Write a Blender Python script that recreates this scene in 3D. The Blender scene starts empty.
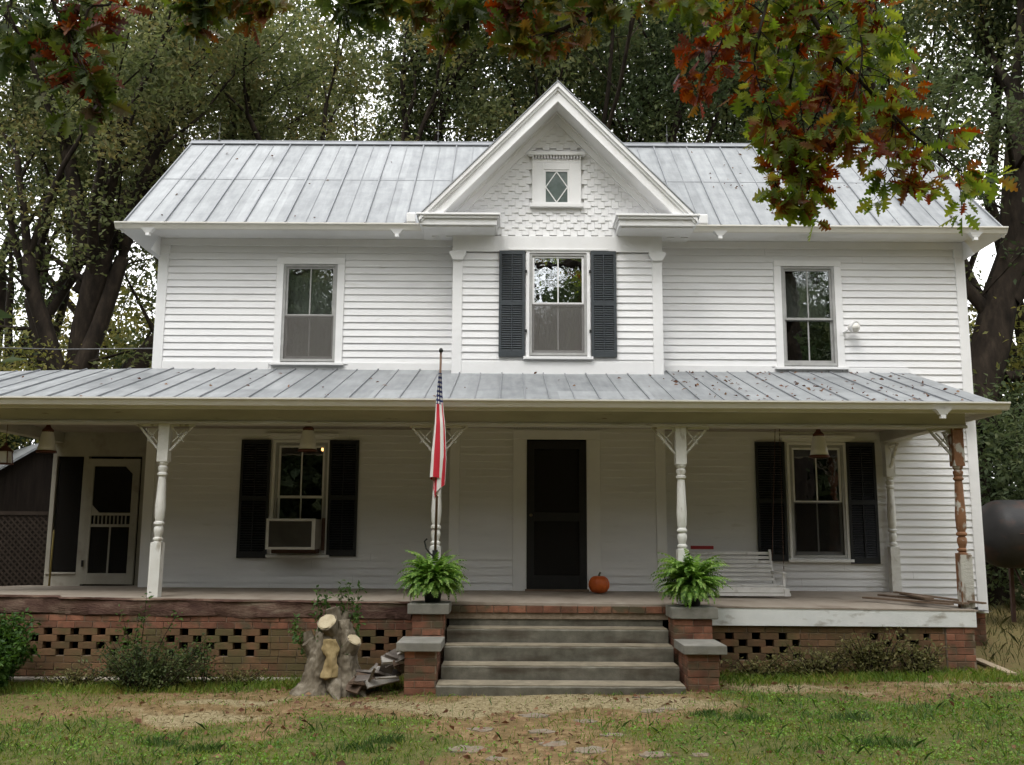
import bpy, math, random
import numpy as np
from mathutils import Vector, Matrix, Euler
random.seed(11)
NR = np.random.default_rng(7)
R = math.radians
SC = bpy.context.scene
COL = SC.collection

# ------------------------------------------------------------------ camera
CAMP = (0.0, -13.5, 1.55)
cam_d = bpy.data.cameras.new('camera')
cam = bpy.data.objects.new('camera', cam_d); COL.objects.link(cam)
cam_d.sensor_fit = 'HORIZONTAL'; cam_d.sensor_width = 36.0
cam_d.lens = 965.0 / 1024.0 * 36.0
cam_d.clip_end = 2000.0
cam.matrix_world = Matrix.Translation(CAMP) @ Matrix.Rotation(R(90 + 8.91), 4, 'X') @ Matrix.Rotation(R(0.33), 4, 'Z')
SC.camera = cam

# ------------------------------------------------------------------ sky and sun (overcast day)
SUN_EL, SUN_AZ = 58.0, 205.0        # azimuth measured clockwise from +Y (behind and left of the camera)
world = bpy.data.worlds.new('World'); SC.world = world; world.use_nodes = True
nt = world.node_tree; nt.nodes.clear()
wo = nt.nodes.new('ShaderNodeOutputWorld'); add = nt.nodes.new('ShaderNodeAddShader')
b1 = nt.nodes.new('ShaderNodeBackground'); b2 = nt.nodes.new('ShaderNodeBackground')
sky = nt.nodes.new('ShaderNodeTexSky'); sky.sky_type = 'NISHITA'; sky.sun_disc = False
sky.sun_elevation = R(SUN_EL); sky.sun_rotation = R(SUN_AZ)
hs = nt.nodes.new('ShaderNodeHueSaturation'); hs.inputs['Saturation'].default_value = 0.2
nt.links.new(sky.outputs[0], hs.inputs['Color']); nt.links.new(hs.outputs[0], b1.inputs[0])
b1.inputs[1].default_value = 0.07
# overcast cloud layer: soft brighter zenith, broken up a little
tc = nt.nodes.new('ShaderNodeTexCoord'); nz = nt.nodes.new('ShaderNodeTexNoise')
nz.inputs['Scale'].default_value = 2.2; nz.inputs['Detail'].default_value = 5
nt.links.new(tc.outputs['Generated'], nz.inputs['Vector'])
cr = nt.nodes.new('ShaderNodeValToRGB')
cr.color_ramp.elements[0].position = 0.3; cr.color_ramp.elements[0].color = (0.88, 0.89, 0.91, 1)
cr.color_ramp.elements[1].position = 0.7; cr.color_ramp.elements[1].color = (1, .985, .955, 1)
nt.links.new(nz.outputs['Fac'], cr.inputs[0]); nt.links.new(cr.outputs[0], b2.inputs[0])
b2.inputs[1].default_value = 1.0
nt.links.new(b1.outputs[0], add.inputs[0]); nt.links.new(b2.outputs[0], add.inputs[1])
nt.links.new(add.outputs[0], wo.inputs[0])
sd = bpy.data.lights.new('sun', 'SUN'); so = bpy.data.objects.new('sun', sd); COL.objects.link(so)
sd.energy = 0.8; sd.angle = R(20); sd.color = (1.0, 0.97, 0.92)
az, el = R(SUN_AZ), R(SUN_EL)
sdir = Vector((math.sin(az) * math.cos(el), math.cos(az) * math.cos(el), math.sin(el)))
so.rotation_euler = sdir.to_track_quat('Z', 'Y').to_euler(); so.location = (0, -20, 30)
SC.view_settings.view_transform = 'Standard'; SC.view_settings.look = 'None'
SC.view_settings.exposure = 1.06; SC.view_settings.gamma = 1.0
SC.view_settings.use_curve_mapping = False
SC.cycles.max_bounces = 7; SC.cycles.diffuse_bounces = 4; SC.cycles.glossy_bounces = 3
SC.cycles.transparent_max_bounces = 12; SC.cycles.transmission_bounces = 4
SC.cycles.caustics_reflective = False; SC.cycles.caustics_refractive = False

# ------------------------------------------------------------------ helpers
_fw = Vector((0, math.cos(R(8.91)), math.sin(R(8.91)))); _r0 = Vector((1, 0, 0)); _u0 = _r0.cross(_fw)
_c, _s = math.cos(R(.33)), math.sin(R(.33)); _R = _r0 * _c + _u0 * _s; _U = _u0 * _c - _r0 * _s
def at(px, py, Y):
    r = _fw * 965 + _R * (px - 512) - _U * (py - 382.5)
    t = (Y - CAMP[1]) / r.y
    return Vector(CAMP) + r * t

def gz(x, y):
    x = np.asarray(x, float); y = np.asarray(y, float)
    base = -0.035 + 0.018 * np.clip(x, -9, 8)
    bump = 0.018 * np.sin(x * 1.7 + 0.6 * y) * np.sin(y * 2.3 - 0.4 * x) + 0.012 * np.sin(x * 4.1 + 1.2) * np.sin(y * 3.7 + x)
    return base + bump * np.clip((-2.6 - y) / 0.6, 0, 1) - 0.02 * np.clip(-3.9 - y, 0, 3) * 0
def g(x, y): return float(gz(x, y))

def tag(o, label=None, cat=None, group=None, kind=None):
    if label: o['label'] = label
    if cat: o['category'] = cat
    if group: o['group'] = group
    if kind: o['kind'] = kind
    return o
def empty(name, loc=(0, 0, 0), rz=0, label=None, cat=None, group=None):
    o = bpy.data.objects.new(name, None); COL.objects.link(o)
    o.location = loc; o.rotation_euler = (0, 0, rz); o.empty_display_size = 0.2
    return tag(o, label, cat, group)
def copy_tree(o, parent=None):
    c = o.copy(); COL.objects.link(c); c.parent = parent
    for ch in [q for q in bpy.data.objects if q.parent == o]:
        copy_tree(ch, c)
    return c

class MB:
    def __init__(s): s.v = []; s.f = []; s.uv = None
    def add(s, vs, fs):
        n = len(s.v); s.v += [tuple(p) for p in vs]; s.f += [tuple(i + n for i in f) for f in fs]; return s
    def box(s, x0, x1, y0, y1, z0, z1):
        return s.add([(x0,y0,z0),(x1,y0,z0),(x1,y1,z0),(x0,y1,z0),(x0,y0,z1),(x1,y0,z1),(x1,y1,z1),(x0,y1,z1)],
                     [(0,3,2,1),(4,5,6,7),(0,1,5,4),(1,2,6,5),(2,3,7,6),(3,0,4,7)])
    def obox(s, c, d, rot=(0,0,0)):
        m = Euler(rot).to_matrix(); c = Vector(c); h = [x / 2 for x in d]
        vs = [c + m @ Vector((a*h[0], b*h[1], e*h[2])) for e in (-1,1) for a, b in ((-1,-1),(1,-1),(1,1),(-1,1))]
        return s.add(vs, [(0,3,2,1),(4,5,6,7),(0,1,5,4),(1,2,6,5),(2,3,7,6),(3,0,4,7)])
    def poly(s, pts): return s.add(pts, [tuple(range(len(pts)))])
    def extr(s, pts, vec):
        n = len(pts); v = Vector(vec); P = [Vector(p) for p in pts]
        fs = [tuple(range(n))[::-1], tuple(range(n, 2*n))] + [(i, (i+1) % n, n + (i+1) % n, n + i) for i in range(n)]
        return s.add(P + [p + v for p in P], fs)
    def bar(s, a, b, w, h, up=(0,0,1)):
        a = Vector(a); b = Vector(b); d = (b - a).normalized(); u = Vector(up)
        sd = d.cross(u)
        if sd.length < 1e-4: sd = d.cross(Vector((0,1,0)))
        sd.normalize(); u = sd.cross(d)
        p = [sd*(w/2*i) + u*(h/2*j) for i, j in ((-1,-1),(1,-1),(1,1),(-1,1))]
        return s.extr([a + q for q in p], b - a)
    def tube(s, pts, rad, n=8, cap=True, fn=None):
        P = [Vector(p) for p in pts]
        if not isinstance(rad, (list, tuple)): rad = [rad] * len(P)
        base = len(s.v); ref = None
        for i, p in enumerate(P):
            d = (P[min(i+1, len(P)-1)] - P[max(i-1, 0)]).normalized()
            if ref is None:
                ref = d.cross(Vector((0,0,1)))
                if ref.length < 0.1: ref = d.cross(Vector((1,0,0)))
                ref.normalize()
            ref = (ref - d * ref.dot(d)).normalized(); bi = d.cross(ref)
            for k in range(n):
                a = 2 * math.pi * k / n
                rr = rad[i] * (fn(i, k, a) if fn else 1)
                s.v.append(tuple(p + (ref * math.cos(a) + bi * math.sin(a)) * rr))
        for i in range(len(P) - 1):
            for k in range(n):
                a0 = base + i*n + k; a1 = base + i*n + (k+1) % n
                s.f.append((a0, a1, a1 + n, a0 + n))
        if cap:
            s.f.append(tuple(base + k for k in range(n))[::-1]); e = base + (len(P)-1)*n
            s.f.append(tuple(e + k for k in range(n)))
        return s
    def lathe(s, prof, c=(0,0,0), n=20, cap=True):
        base = len(s.v)
        for r, z in prof:
            for k in range(n):
                a = 2*math.pi*k/n; s.v.append((c[0] + r*math.cos(a), c[1] + r*math.sin(a), c[2] + z))
        for i in range(len(prof)-1):
            for k in range(n):
                a0 = base + i*n + k; a1 = base + i*n + (k+1) % n
                s.f.append((a0, a1, a1+n, a0+n))
        if cap:
            s.f.append(tuple(base + k for k in range(n))[::-1]); e = base + (len(prof)-1)*n
            s.f.append(tuple(e + k for k in range(n)))
        return s
    def build(s, name, mat, parent=None, smooth=False, bevel=0, loc=None, angle=None):
        me = bpy.data.meshes.new(name); me.from_pydata(s.v, [], s.f); me.update()
        return link_mesh(me, name, mat, parent, smooth, bevel, loc, angle)
def link_mesh(me, name, mat, parent=None, smooth=False, bevel=0, loc=None, angle=None):
    if mat: me.materials.append(mat)
    o = bpy.data.objects.new(name, me); COL.objects.link(o)
    if parent: o.parent = parent
    if loc: o.location = loc
    if smooth:
        me.polygons.foreach_set('use_smooth', [True] * len(me.polygons))
        if angle:
            try: me.set_sharp_from_angle(angle=R(angle))
            except Exception: pass
    if bevel:
        b = o.modifiers.new('bevel', 'BEVEL'); b.width = bevel; b.segments = 2; b.limit_method = 'ANGLE'; b.angle_limit = R(40)
    return o
def np_mesh(name, V, F, mat, parent=None, loc=None):
    """V (n,3) array, F (m,k) array of equal-sided faces"""
    me = bpy.data.meshes.new(name); k = F.shape[1]
    me.vertices.add(len(V)); me.vertices.foreach_set('co', V.astype(np.float32).ravel())
    me.loops.add(F.size); me.loops.foreach_set('vertex_index', F.astype(np.int32).ravel())
    me.polygons.add(len(F)); me.polygons.foreach_set('loop_start', np.arange(0, F.size, k, dtype=np.int32))
    try: me.polygons.foreach_set('loop_total', np.full(len(F), k, dtype=np.int32))
    except Exception: pass
    me.update(calc_edges=True); me.validate()
    return link_mesh(me, name, mat, parent, loc=loc)

# ------------------------------------------------------------------ materials
MATS = {}
def mat(name, stops, scale=4.0, rough=0.6, bump=0.0, bscale=60.0, spec=0.4, metal=0.0, stretch=(1,1,1), detail=6, rvar=0.0,
        island=0.0, second=None, hsv_isl=None):
    """procedural principled: noise -> ramp(stops) (+ per-island value shift), optional second layer (stops2, scale2, lo, hi)"""
    m = bpy.data.materials.new(name); m.use_nodes = True; t = m.node_tree; N = t.nodes; L = t.links
    bs = N['Principled BSDF']
    co = N.new('ShaderNodeTexCoord'); mp = N.new('ShaderNodeMapping'); mp.inputs['Scale'].default_value = stretch
    L.new(co.outputs['Object'], mp.inputs[0])
    n1 = N.new('ShaderNodeTexNoise'); n1.inputs['Scale'].default_value = scale; n1.inputs['Detail'].default_value = detail
    n1.inputs['Roughness'].default_value = 0.62
    L.new(mp.outputs[0], n1.inputs['Vector'])
    r = N.new('ShaderNodeValToRGB'); L.new(n1.outputs['Fac'], r.inputs[0])
    els = r.color_ramp.elements
    while len(els) < len(stops): els.new(0.5)
    lo, hi = 0.3, 0.7
    for i, s in enumerate(stops):
        p = lo + (hi - lo) * i / max(1, len(stops) - 1)
        if len(s) == 4: p = s[3]
        els[i].position = p; els[i].color = (s[0], s[1], s[2], 1)
    out = r.outputs[0]
    if island:
        ge = N.new('ShaderNodeNewGeometry'); mr = N.new('ShaderNodeMapRange')
        mr.inputs[3].default_value = 1 - island; mr.inputs[4].default_value = 1 + island
        L.new(ge.outputs['Random Per Island'], mr.inputs[0])
        mx = N.new('ShaderNodeVectorMath'); mx.operation = 'SCALE'
        L.new(out, mx.inputs[0]); L.new(mr.outputs[0], mx.inputs['Scale']); out = mx.outputs[0]
    if second:
        c2, s2, lo2, hi2 = second[:4]; st2 = second[4] if len(second) > 4 else (1,1,1)
        mp2 = N.new('ShaderNodeMapping'); mp2.inputs['Scale'].default_value = st2; mp2.inputs['Location'].default_value = (3.1, 7.7, 1.3)
        L.new(co.outputs['Object'], mp2.inputs[0])
        n2 = N.new('ShaderNodeTexNoise'); n2.inputs['Scale'].default_value = s2; n2.inputs['Detail'].default_value = 8
        L.new(mp2.outputs[0], n2.inputs['Vector'])
        m2 = N.new('ShaderNodeMapRange'); m2.inputs[1].default_value = lo2; m2.inputs[2].default_value = hi2
        L.new(n2.outputs['Fac'], m2.inputs[0])
        mix = N.new('ShaderNodeMix'); mix.data_type = 'RGBA'
        L.new(m2.outputs[0], mix.inputs[0]); L.new(out, mix.inputs[6]); mix.inputs[7].default_value = (*c2, 1)
        out = mix.outputs[2]
    L.new(out, bs.inputs['Base Color'])
    bs.inputs['Roughness'].default_value = rough; bs.inputs['Metallic'].default_value = metal
    bs.inputs['Specular IOR Level'].default_value = spec
    if rvar:
        mr = N.new('ShaderNodeMapRange'); mr.inputs[3].default_value = rough - rvar; mr.inputs[4].default_value = rough + rvar
        L.new(n1.outputs['Fac'], mr.inputs[0]); L.new(mr.outputs[0], bs.inputs['Roughness'])
    if bump:
        nb = N.new('ShaderNodeTexNoise'); nb.inputs['Scale'].default_value = bscale; nb.inputs['Detail'].default_value = 5
        L.new(mp.outputs[0], nb.inputs['Vector'])
        bp = N.new('ShaderNodeBump'); bp.inputs['Strength'].default_value = bump; bp.inputs['Distance'].default_value = 0.01
        L.new(nb.outputs['Fac'], bp.inputs['Height']); L.new(bp.outputs[0], bs.inputs['Normal'])
    MATS[name] = m
    return m
def leafmat(name, cols, trans=0.35, rough=0.55, nscale=0.6, nw=0.45):
    """leaf: colour picked by random per island mixed with a soft position noise"""
    m = bpy.data.materials.new(name); m.use_nodes = True; t = m.node_tree; N = t.nodes; L = t.links
    bs = N['Principled BSDF']; out = N['Material Output']
    ge = N.new('ShaderNodeNewGeometry'); co = N.new('ShaderNodeTexCoord')
    nz = N.new('ShaderNodeTexNoise'); nz.inputs['Scale'].default_value = nscale; nz.inputs['Detail'].default_value = 3
    L.new(co.outputs['Object'], nz.inputs['Vector'])
    mr = N.new('ShaderNodeMapRange'); mr.inputs[1].default_value = 0.3; mr.inputs[2].default_value = 0.7
    L.new(nz.outputs['Fac'], mr.inputs[0])
    mx = N.new('ShaderNodeMix'); mx.inputs[0].default_value = nw
    L.new(ge.outputs['Random Per Island'], mx.inputs[2]); L.new(mr.outputs[0], mx.inputs[3])
    r = N.new('ShaderNodeValToRGB'); L.new(mx.outputs[0], r.inputs[0]); e = r.color_ramp.elements
    while len(e) < len(cols): e.new(0.5)
    for i, c in enumerate(cols):
        e[i].position = c[3] if len(c) == 4 else 0.15 + 0.7 * i / (len(cols)-1); e[i].color = (*c[:3], 1)
    L.new(r.outputs[0], bs.inputs['Base Color']); bs.inputs['Roughness'].default_value = rough
    bs.inputs['Specular IOR Level'].default_value = 0.3
    tr = N.new('ShaderNodeBsdfTranslucent'); br = N.new('ShaderNodeHueSaturation'); br.inputs['Value'].default_value = 1.5
    br.inputs['Saturation'].default_value = 1.1
    L.new(r.outputs[0], br.inputs['Color']); L.new(br.outputs[0], tr.inputs[0])
    ms = N.new('ShaderNodeMixShader'); ms.inputs[0].default_value = trans
    L.new(bs.outputs[0], ms.inputs[1]); L.new(tr.outputs[0], ms.inputs[2]); L.new(ms.outputs[0], out.inputs[0])
    return m

WHITE = mat('white_paint', [(.74,.74,.74),(.80,.80,.80)], 3, .55, .12, 40, second=((.58,.57,.53), 2.5, .60, .85, (1,1,1)))
SIDING = mat('siding_paint', [(.73,.73,.74),(.81,.81,.81)], 2.2, .55, .15, 50, stretch=(.4,1,2.5),
             second=((.56,.55,.51), 5, .63, .9, (.6,1,3)))
TRIM = mat('trim_paint', [(.76,.76,.76),(.82,.82,.82)], 3, .5, .08, 50, second=((.60,.59,.55), 6, .66, .9))
CREAM = mat('gutter_paint', [(.70,.68,.62),(.78,.76,.71)], 3, .45, .05, 50)
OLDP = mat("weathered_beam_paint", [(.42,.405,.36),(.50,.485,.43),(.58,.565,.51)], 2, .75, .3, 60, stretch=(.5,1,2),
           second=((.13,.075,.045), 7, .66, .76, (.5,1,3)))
POSTP = mat('post_paint', [(.66,.65,.61),(.76,.76,.73)], 6, .65, .3, 60, second=((.36,.32,.26), 9, .60, .72, (1,1,.4)))
BAREP = mat('peeling_post', [(.16,.075,.035),(.24,.115,.055),(.15,.085,.05)], 7, .8, .4, 70, stretch=(1,1,.3),
            second=((.50,.48,.43), 9, .54, .60, (1,1,.6)))
CEILM = mat('ceiling_board_paint', [(.30,.26,.22),(.38,.35,.31)], 3, .8, .2, 40)
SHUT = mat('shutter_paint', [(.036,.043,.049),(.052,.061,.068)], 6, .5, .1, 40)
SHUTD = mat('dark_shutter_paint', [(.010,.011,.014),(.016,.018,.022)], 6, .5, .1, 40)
WINGP = mat('weathered_shade_toned_wing_paint', [(.34,.32,.27),(.44,.42,.36)], 3, .7, .2, 50, second=((.24,.21,.17), 4, .58, .8))  # weathered cream, with shade put into the colour so the wing reads darker
SCRD = mat('screen_door_paint', [(.006,.006,.006),(.012,.011,.011)], 6, .55, .1, 40)
ALU = mat('storm_frame', [(.30,.30,.29),(.42,.42,.41)], 6, .5, .05, 40)
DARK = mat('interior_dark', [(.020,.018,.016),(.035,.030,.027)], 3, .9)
CURT = mat('curtain_cloth', [(.55,.54,.52),(.66,.65,.63)], 5, .9, stretch=(8,1,1))
BRICK = mat('brick', [(.10,.042,.026),(.185,.078,.045),(.28,.125,.075)], 5, .85, .5, 90, island=.32,
            second=((.085,.068,.038), 4.5, .48, .66, (1,1,1.4)))
BRICKM = mat('mossy_brick', [(.085,.053,.026),(.14,.080,.038),(.185,.090,.048)], 6, .9, .5, 90, island=.25,
             second=((.10,.080,.032), 4.0, .45, .65))
MORT = mat('mortar', [(.17,.125,.085),(.26,.205,.15)], 20, .95, .4, 100)
CONC = mat('concrete', [(.085,.080,.062),(.14,.132,.105),(.21,.195,.16)], 5, .9, .4, 120,
           second=((.06,.045,.03), 2.5, .50, .72, (.6,1,2.5)))
CONCL = mat('pale_concrete', [(.16,.155,.135),(.25,.24,.21)], 6, .9, .4, 120, second=((.14,.13,.10), 5, .55, .8))
TREAD = mat('tread_concrete', [(.17,.145,.10),(.29,.25,.18)], 7, .9, .4, 120, second=((.17,.145,.10), 6, .52, .75))
SLAB = mat('slab_edge', [(.055,.026,.020),(.10,.055,.040),(.19,.13,.095)], 5, .95, 1.0, 35, stretch=(.7,1,1.6), second=((.24,.19,.14), 3.2, .60, .72, (.5,1,3)))
FLOORM = mat('porch_floor', [(.24,.20,.16),(.33,.285,.235)], 3, .85, .2, 60, stretch=(1,.3,1), second=((.16,.12,.09), 2, .55, .8))
WBOARD = mat('fascia_board_paint', [(.62,.64,.63),(.72,.73,.72)], 4, .7, .3, 60, second=((.33,.31,.27), 5, .60, .76, (1,1,2)))
BARK = mat('bark', [(.012,.010,.008),(.026,.020,.015),(.048,.037,.027)], 5, .95, 1.0, 22, spec=.1, stretch=(1,1,.35))
STUMPM = mat('stump_bark', [(.07,.055,.036),(.15,.125,.088),(.27,.235,.18)], 9, .95, 1.0, 28, stretch=(1,1,.4), second=((.09,.07,.045), 5, .55, .75))
STUMPC = mat('cut_wood', [(.36,.29,.18),(.52,.45,.31)], 9, .85, .3, 60)
STUMPO = mat('orange_inner_wood', [(.23,.17,.075),(.33,.25,.12)], 7, .85, .4, 40, stretch=(2,2,.5), second=((.22,.16,.08), 8, .6, .8))
SLATE = mat('slate', [(.045,.036,.030),(.12,.10,.085),(.25,.23,.205)], 4, .8, .4, 60, island=.45)
RUST = mat('rusty_metal', [(.07,.035,.025),(.10,.055,.04)], 8, .8, .3, 60)
BOARD = mat('old_board', [(.12,.08,.055),(.19,.135,.095)], 5, .9, .5, 60, stretch=(.3,3,3))
TANB = mat('tan_board', [(.30,.23,.15),(.40,.32,.22)], 5, .9, .4, 60)
PIPEM = mat('pale_pipe', [(.34,.29,.24),(.46,.41,.35)], 5, .8)
BLACK = mat('black_plastic', [(.010,.011,.010),(.02,.02,.02)], 5, .5)
SWINGM = mat('swing_paint', [(.62,.61,.59),(.74,.73,.71)], 8, .7, .2, 60, second=((.35,.32,.28), 9, .6, .78))
REDM = mat('red_paint', [(.20,.012,.012),(.28,.02,.02)], 6, .6)
PUMP = mat('pumpkin_skin', [(.42,.075,.012),(.58,.13,.02)], 7, .5, .1, 30)
PSTEM = mat('pumpkin_stem', [(.05,.045,.02),(.09,.08,.04)], 9, .9)
STONE = mat('path_stone', [(.17,.14,.10),(.25,.215,.165)], 8, .95, .5, 90, second=((.17,.11,.07), 6, .5, .7))
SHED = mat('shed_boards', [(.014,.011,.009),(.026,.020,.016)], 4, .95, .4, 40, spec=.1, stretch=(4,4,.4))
ACM = mat('ac_housing', [(.30,.28,.24),(.38,.355,.31)], 5, .6)
ACG = mat('ac_grille', [(.045,.042,.038),(.07,.065,.058)], 5, .7)
POLEM = mat('flag_pole_wood', [(.14,.08,.05),(.22,.13,.08)], 5, .6)
WIRE = mat('wire', [(.10,.10,.10),(.16,.16,.16)], 5, .6)
LAMPG = mat('milk_glass', [(.78,.77,.76),(.85,.84,.83)], 5, .35)
COPPER = mat('lamp_copper', [(.10,.035,.022),(.16,.06,.04)], 8, .5, metal=.3)
YEL = mat('yellow_stick_paint', [(.22,.17,.05),(.32,.25,.08)], 8, .7)
LATT = mat('lattice_wood', [(.030,.023,.018),(.05,.038,.03)], 8, .95, spec=.1)
TANK = mat('tank_steel', [(.015,.014,.014),(.028,.026,.025)], 3, .5, .15, 30, second=((.06,.030,.022), 3.5, .50, .70, (1,1,1.5)), spec=.35)

def roofmat(name, vert=1.0):
    """galvanised standing-seam sheets: value changes per sheet, streaks and stains"""
    m = bpy.data.materials.new(name); m.use_nodes = True; t = m.node_tree; N = t.nodes; L = t.links
    bs = N['Principled BSDF']; co = N.new('ShaderNodeTexCoord'); sp = N.new('ShaderNodeSeparateXYZ')
    L.new(co.outputs['Object'], sp.inputs[0])
    def mth(op, a, b=None):
        q = N.new('ShaderNodeMath'); q.operation = op
        for i, v in enumerate((a, b)):
            if v is None: continue
            if isinstance(v, (int, float)): q.inputs[i].default_value = v
            else: L.new(v, q.inputs[i])
        return q.outputs[0]
    fx = mth('FLOOR', mth('DIVIDE', sp.outputs[0], .56)); fy = mth('FLOOR', mth('DIVIDE', mth('ADD', sp.outputs[1], .45), 1.35))
    cb = N.new('ShaderNodeCombineXYZ'); L.new(fx, cb.inputs[0]); L.new(fy, cb.inputs[1])
    wn = N.new('ShaderNodeTexWhiteNoise'); L.new(cb.outputs[0], wn.inputs[0])
    n1 = N.new('ShaderNodeTexNoise'); n1.inputs['Scale'].default_value = 3.5; n1.inputs['Detail'].default_value = 9; n1.inputs['Roughness'].default_value = .7
    L.new(co.outputs['Object'], n1.inputs['Vector'])
    mp = N.new('ShaderNodeMapping'); mp.inputs['Scale'].default_value = (6, 1.0, 1.0); L.new(co.outputs['Object'], mp.inputs[0])
    n2 = N.new('ShaderNodeTexNoise'); n2.inputs['Scale'].default_value = 2.2; n2.inputs['Detail'].default_value = 6; L.new(mp.outputs[0], n2.inputs['Vector'])
    v = mth('ADD', mth('MULTIPLY', wn.outputs[0], .22), mth('ADD', mth('MULTIPLY', n1.outputs['Fac'], .75), mth('MULTIPLY', n2.outputs['Fac'], .45)))
    r = N.new('ShaderNodeValToRGB'); L.new(v, r.inputs[0]); e = r.color_ramp.elements
    e[0].position = .40; e[0].color = (.155,.165,.175,1); e[1].position = 1.08; e[1].color = (.37,.385,.395,1)
    L.new(r.outputs[0], bs.inputs['Base Color'])
    bs.inputs['Metallic'].default_value = .25
    mr = N.new('ShaderNodeMapRange'); mr.inputs[3].default_value = .38; mr.inputs[4].default_value = .62
    L.new(n1.outputs['Fac'], mr.inputs[0]); L.new(mr.outputs[0], bs.inputs['Roughness'])
    bp = N.new('ShaderNodeBump'); bp.inputs['Strength'].default_value = .25; bp.inputs['Distance'].default_value = .03
    L.new(n2.outputs['Fac'], bp.inputs['Height']); L.new(bp.outputs[0], bs.inputs['Normal'])
    return m
ROOFM = roofmat('galvanised_roof')
SEAM = mat('roof_seam', [(.20,.21,.225),(.28,.29,.305)], 5, .5, metal=.25)

def glassmat(name, refl=.22, tint=(.75,.78,.76), rough=0.0, bump=.25):
    m = bpy.data.materials.new(name); m.use_nodes = True; t = m.node_tree; N = t.nodes; L = t.links
    N.remove(N['Principled BSDF']); out = N['Material Output']
    gl = N.new('ShaderNodeBsdfGlossy'); gl.inputs['Roughness'].default_value = rough; gl.inputs[0].default_value = (.95,.97,1,1)
    tr = N.new('ShaderNodeBsdfTransparent'); tr.inputs[0].default_value = (*tint, 1)
    nz = N.new('ShaderNodeTexNoise'); nz.inputs['Scale'].default_value = 5; nz.inputs['Detail'].default_value = 2
    co = N.new('ShaderNodeTexCoord'); L.new(co.outputs['Object'], nz.inputs['Vector'])
    bp = N.new('ShaderNodeBump'); bp.inputs['Strength'].default_value = bump; bp.inputs['Distance'].default_value = .006
    L.new(nz.outputs['Fac'], bp.inputs['Height']); L.new(bp.outputs[0], gl.inputs['Normal'])
    mx = N.new('ShaderNodeMixShader'); mx.inputs[0].default_value = refl
    L.new(tr.outputs[0], mx.inputs[1]); L.new(gl.outputs[0], mx.inputs[2]); L.new(mx.outputs[0], out.inputs[0])
    return m
GLASS = glassmat('window_glass', .27); GLASSD = glassmat('dark_window_glass', .20, (.55,.55,.55))
def screenmat(name, col, a):
    m = bpy.data.materials.new(name); m.use_nodes = True; t = m.node_tree; N = t.nodes; L = t.links
    N.remove(N['Principled BSDF']); out = N['Material Output']
    df = N.new('ShaderNodeBsdfDiffuse'); df.inputs[0].default_value = (*col, 1)
    tr = N.new('ShaderNodeBsdfTransparent'); mx = N.new('ShaderNodeMixShader'); mx.inputs[0].default_value = a
    L.new(tr.outputs[0], mx.inputs[1]); L.new(df.outputs[0], mx.inputs[2]); L.new(mx.outputs[0], out.inputs[0])
    return m
SCREEN = screenmat('insect_screen', (.16,.15,.14), .62)
SCREEND = screenmat('dark_insect_screen', (.03,.028,.026), .6)

# ------------------------------------------------------------------ ground
def lin(a, b, n): return list(np.linspace(a, b, n))
gx = [-400,-150,-60,-30,-18] + lin(-12, 12, 161) + [18,30,60,150,400]
gy = [-400,-150,-60,-30,-18] + lin(-13, 0, 105) + [1,2,4,7,12,20,40,80,150,400]
X, Yg = np.meshgrid(gx, gy); Z = gz(X, Yg)
V = np.stack([X.ravel(), Yg.ravel(), Z.ravel()], 1); nx = len(gx)
ii, jj = np.meshgrid(np.arange(nx-1), np.arange(len(gy)-1)); a = (jj*nx + ii).ravel()
GF = np.stack([a, a+1, a+1+nx, a+nx], 1)
# cover colour: R bare/straw, G lush green, B pale straw mat (patches belong to the yard itself)
PAL = [(-.4,-4.0,1.1,.45),(.85,-3.95,1.2,.4),(3.1,-3.35,.75,.35),(4.6,-3.3,.8,.18),(-3.1,-4.4,.9,.3),(2.3,-3.3,.45,.2),(-2.6,-3.7,.8,.2),(.2,-4.35,.7,.25)]
SOIL = [(-3.2,-4.2,1.0,.25),(-2.6,-3.2,1.0,.20),(-1.2,-4.4,1.0,.4),(.4,-5.0,1.3,.7),(.2,-6.0,.9,.8),(3.8,-3.6,.6,.2),(1.3,-5.0,.6,.3),(-2.2,-5.2,.5,.3),(4.4,-3.9,.8,.2)]
LUSH = [(3.0,-5.2,1.6,1.2),(2.2,-4.3,.6,.5),(4.5,-4.6,1.4,.7),(-3.4,-6.2,1.3,.55),(-1.8,-5.7,1.0,.35),(-1.3,-5.0,.5,.25),(3.0,-6.4,2,.8),(-2.9,-5.2,.6,.3),(-1.7,-6.5,1.1,.4),(-3.9,-5.3,.8,.35)]
def field(L, x, y):
    f = np.zeros_like(x); x0_, y0_ = x, y
    x = x0_ + .32*np.sin(2.3*y0_+1.1*x0_) + .16*np.sin(6.1*y0_-3.3*x0_+1); y = y0_ + .22*np.sin(2.9*x0_+.7*y0_) + .12*np.sin(7.3*x0_+2.1*y0_+2)
    for cx, cy, rx, ry in L: f = np.maximum(f, np.exp(-(((x-cx)/rx)**2 + ((y-cy)/ry)**2)))
    return f
def wob(x, y): return .5 + .16*np.sin(17.3*x+3*np.sin(7*y))*np.sin(15.1*y+2*np.sin(6*x)) + .22*np.sin(3.1*x+1.3*np.sin(2.2*y)) * np.sin(2.7*y+.8*np.sin(3.3*x)) + .25*np.sin(9.1*x+2*np.sin(5*y))*np.sin(8.3*y+x)
gm = bpy.data.materials.new('ground_soil'); gm.use_nodes = True; t = gm.node_tree; N = t.nodes; L = t.links; bs = N['Principled BSDF']
at1 = N.new('ShaderNodeAttribute'); at1.attribute_name = 'cover'; sp = N.new('ShaderNodeSeparateColor'); L.new(at1.outputs['Color'], sp.inputs[0])
co = N.new('ShaderNodeTexCoord')
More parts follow.
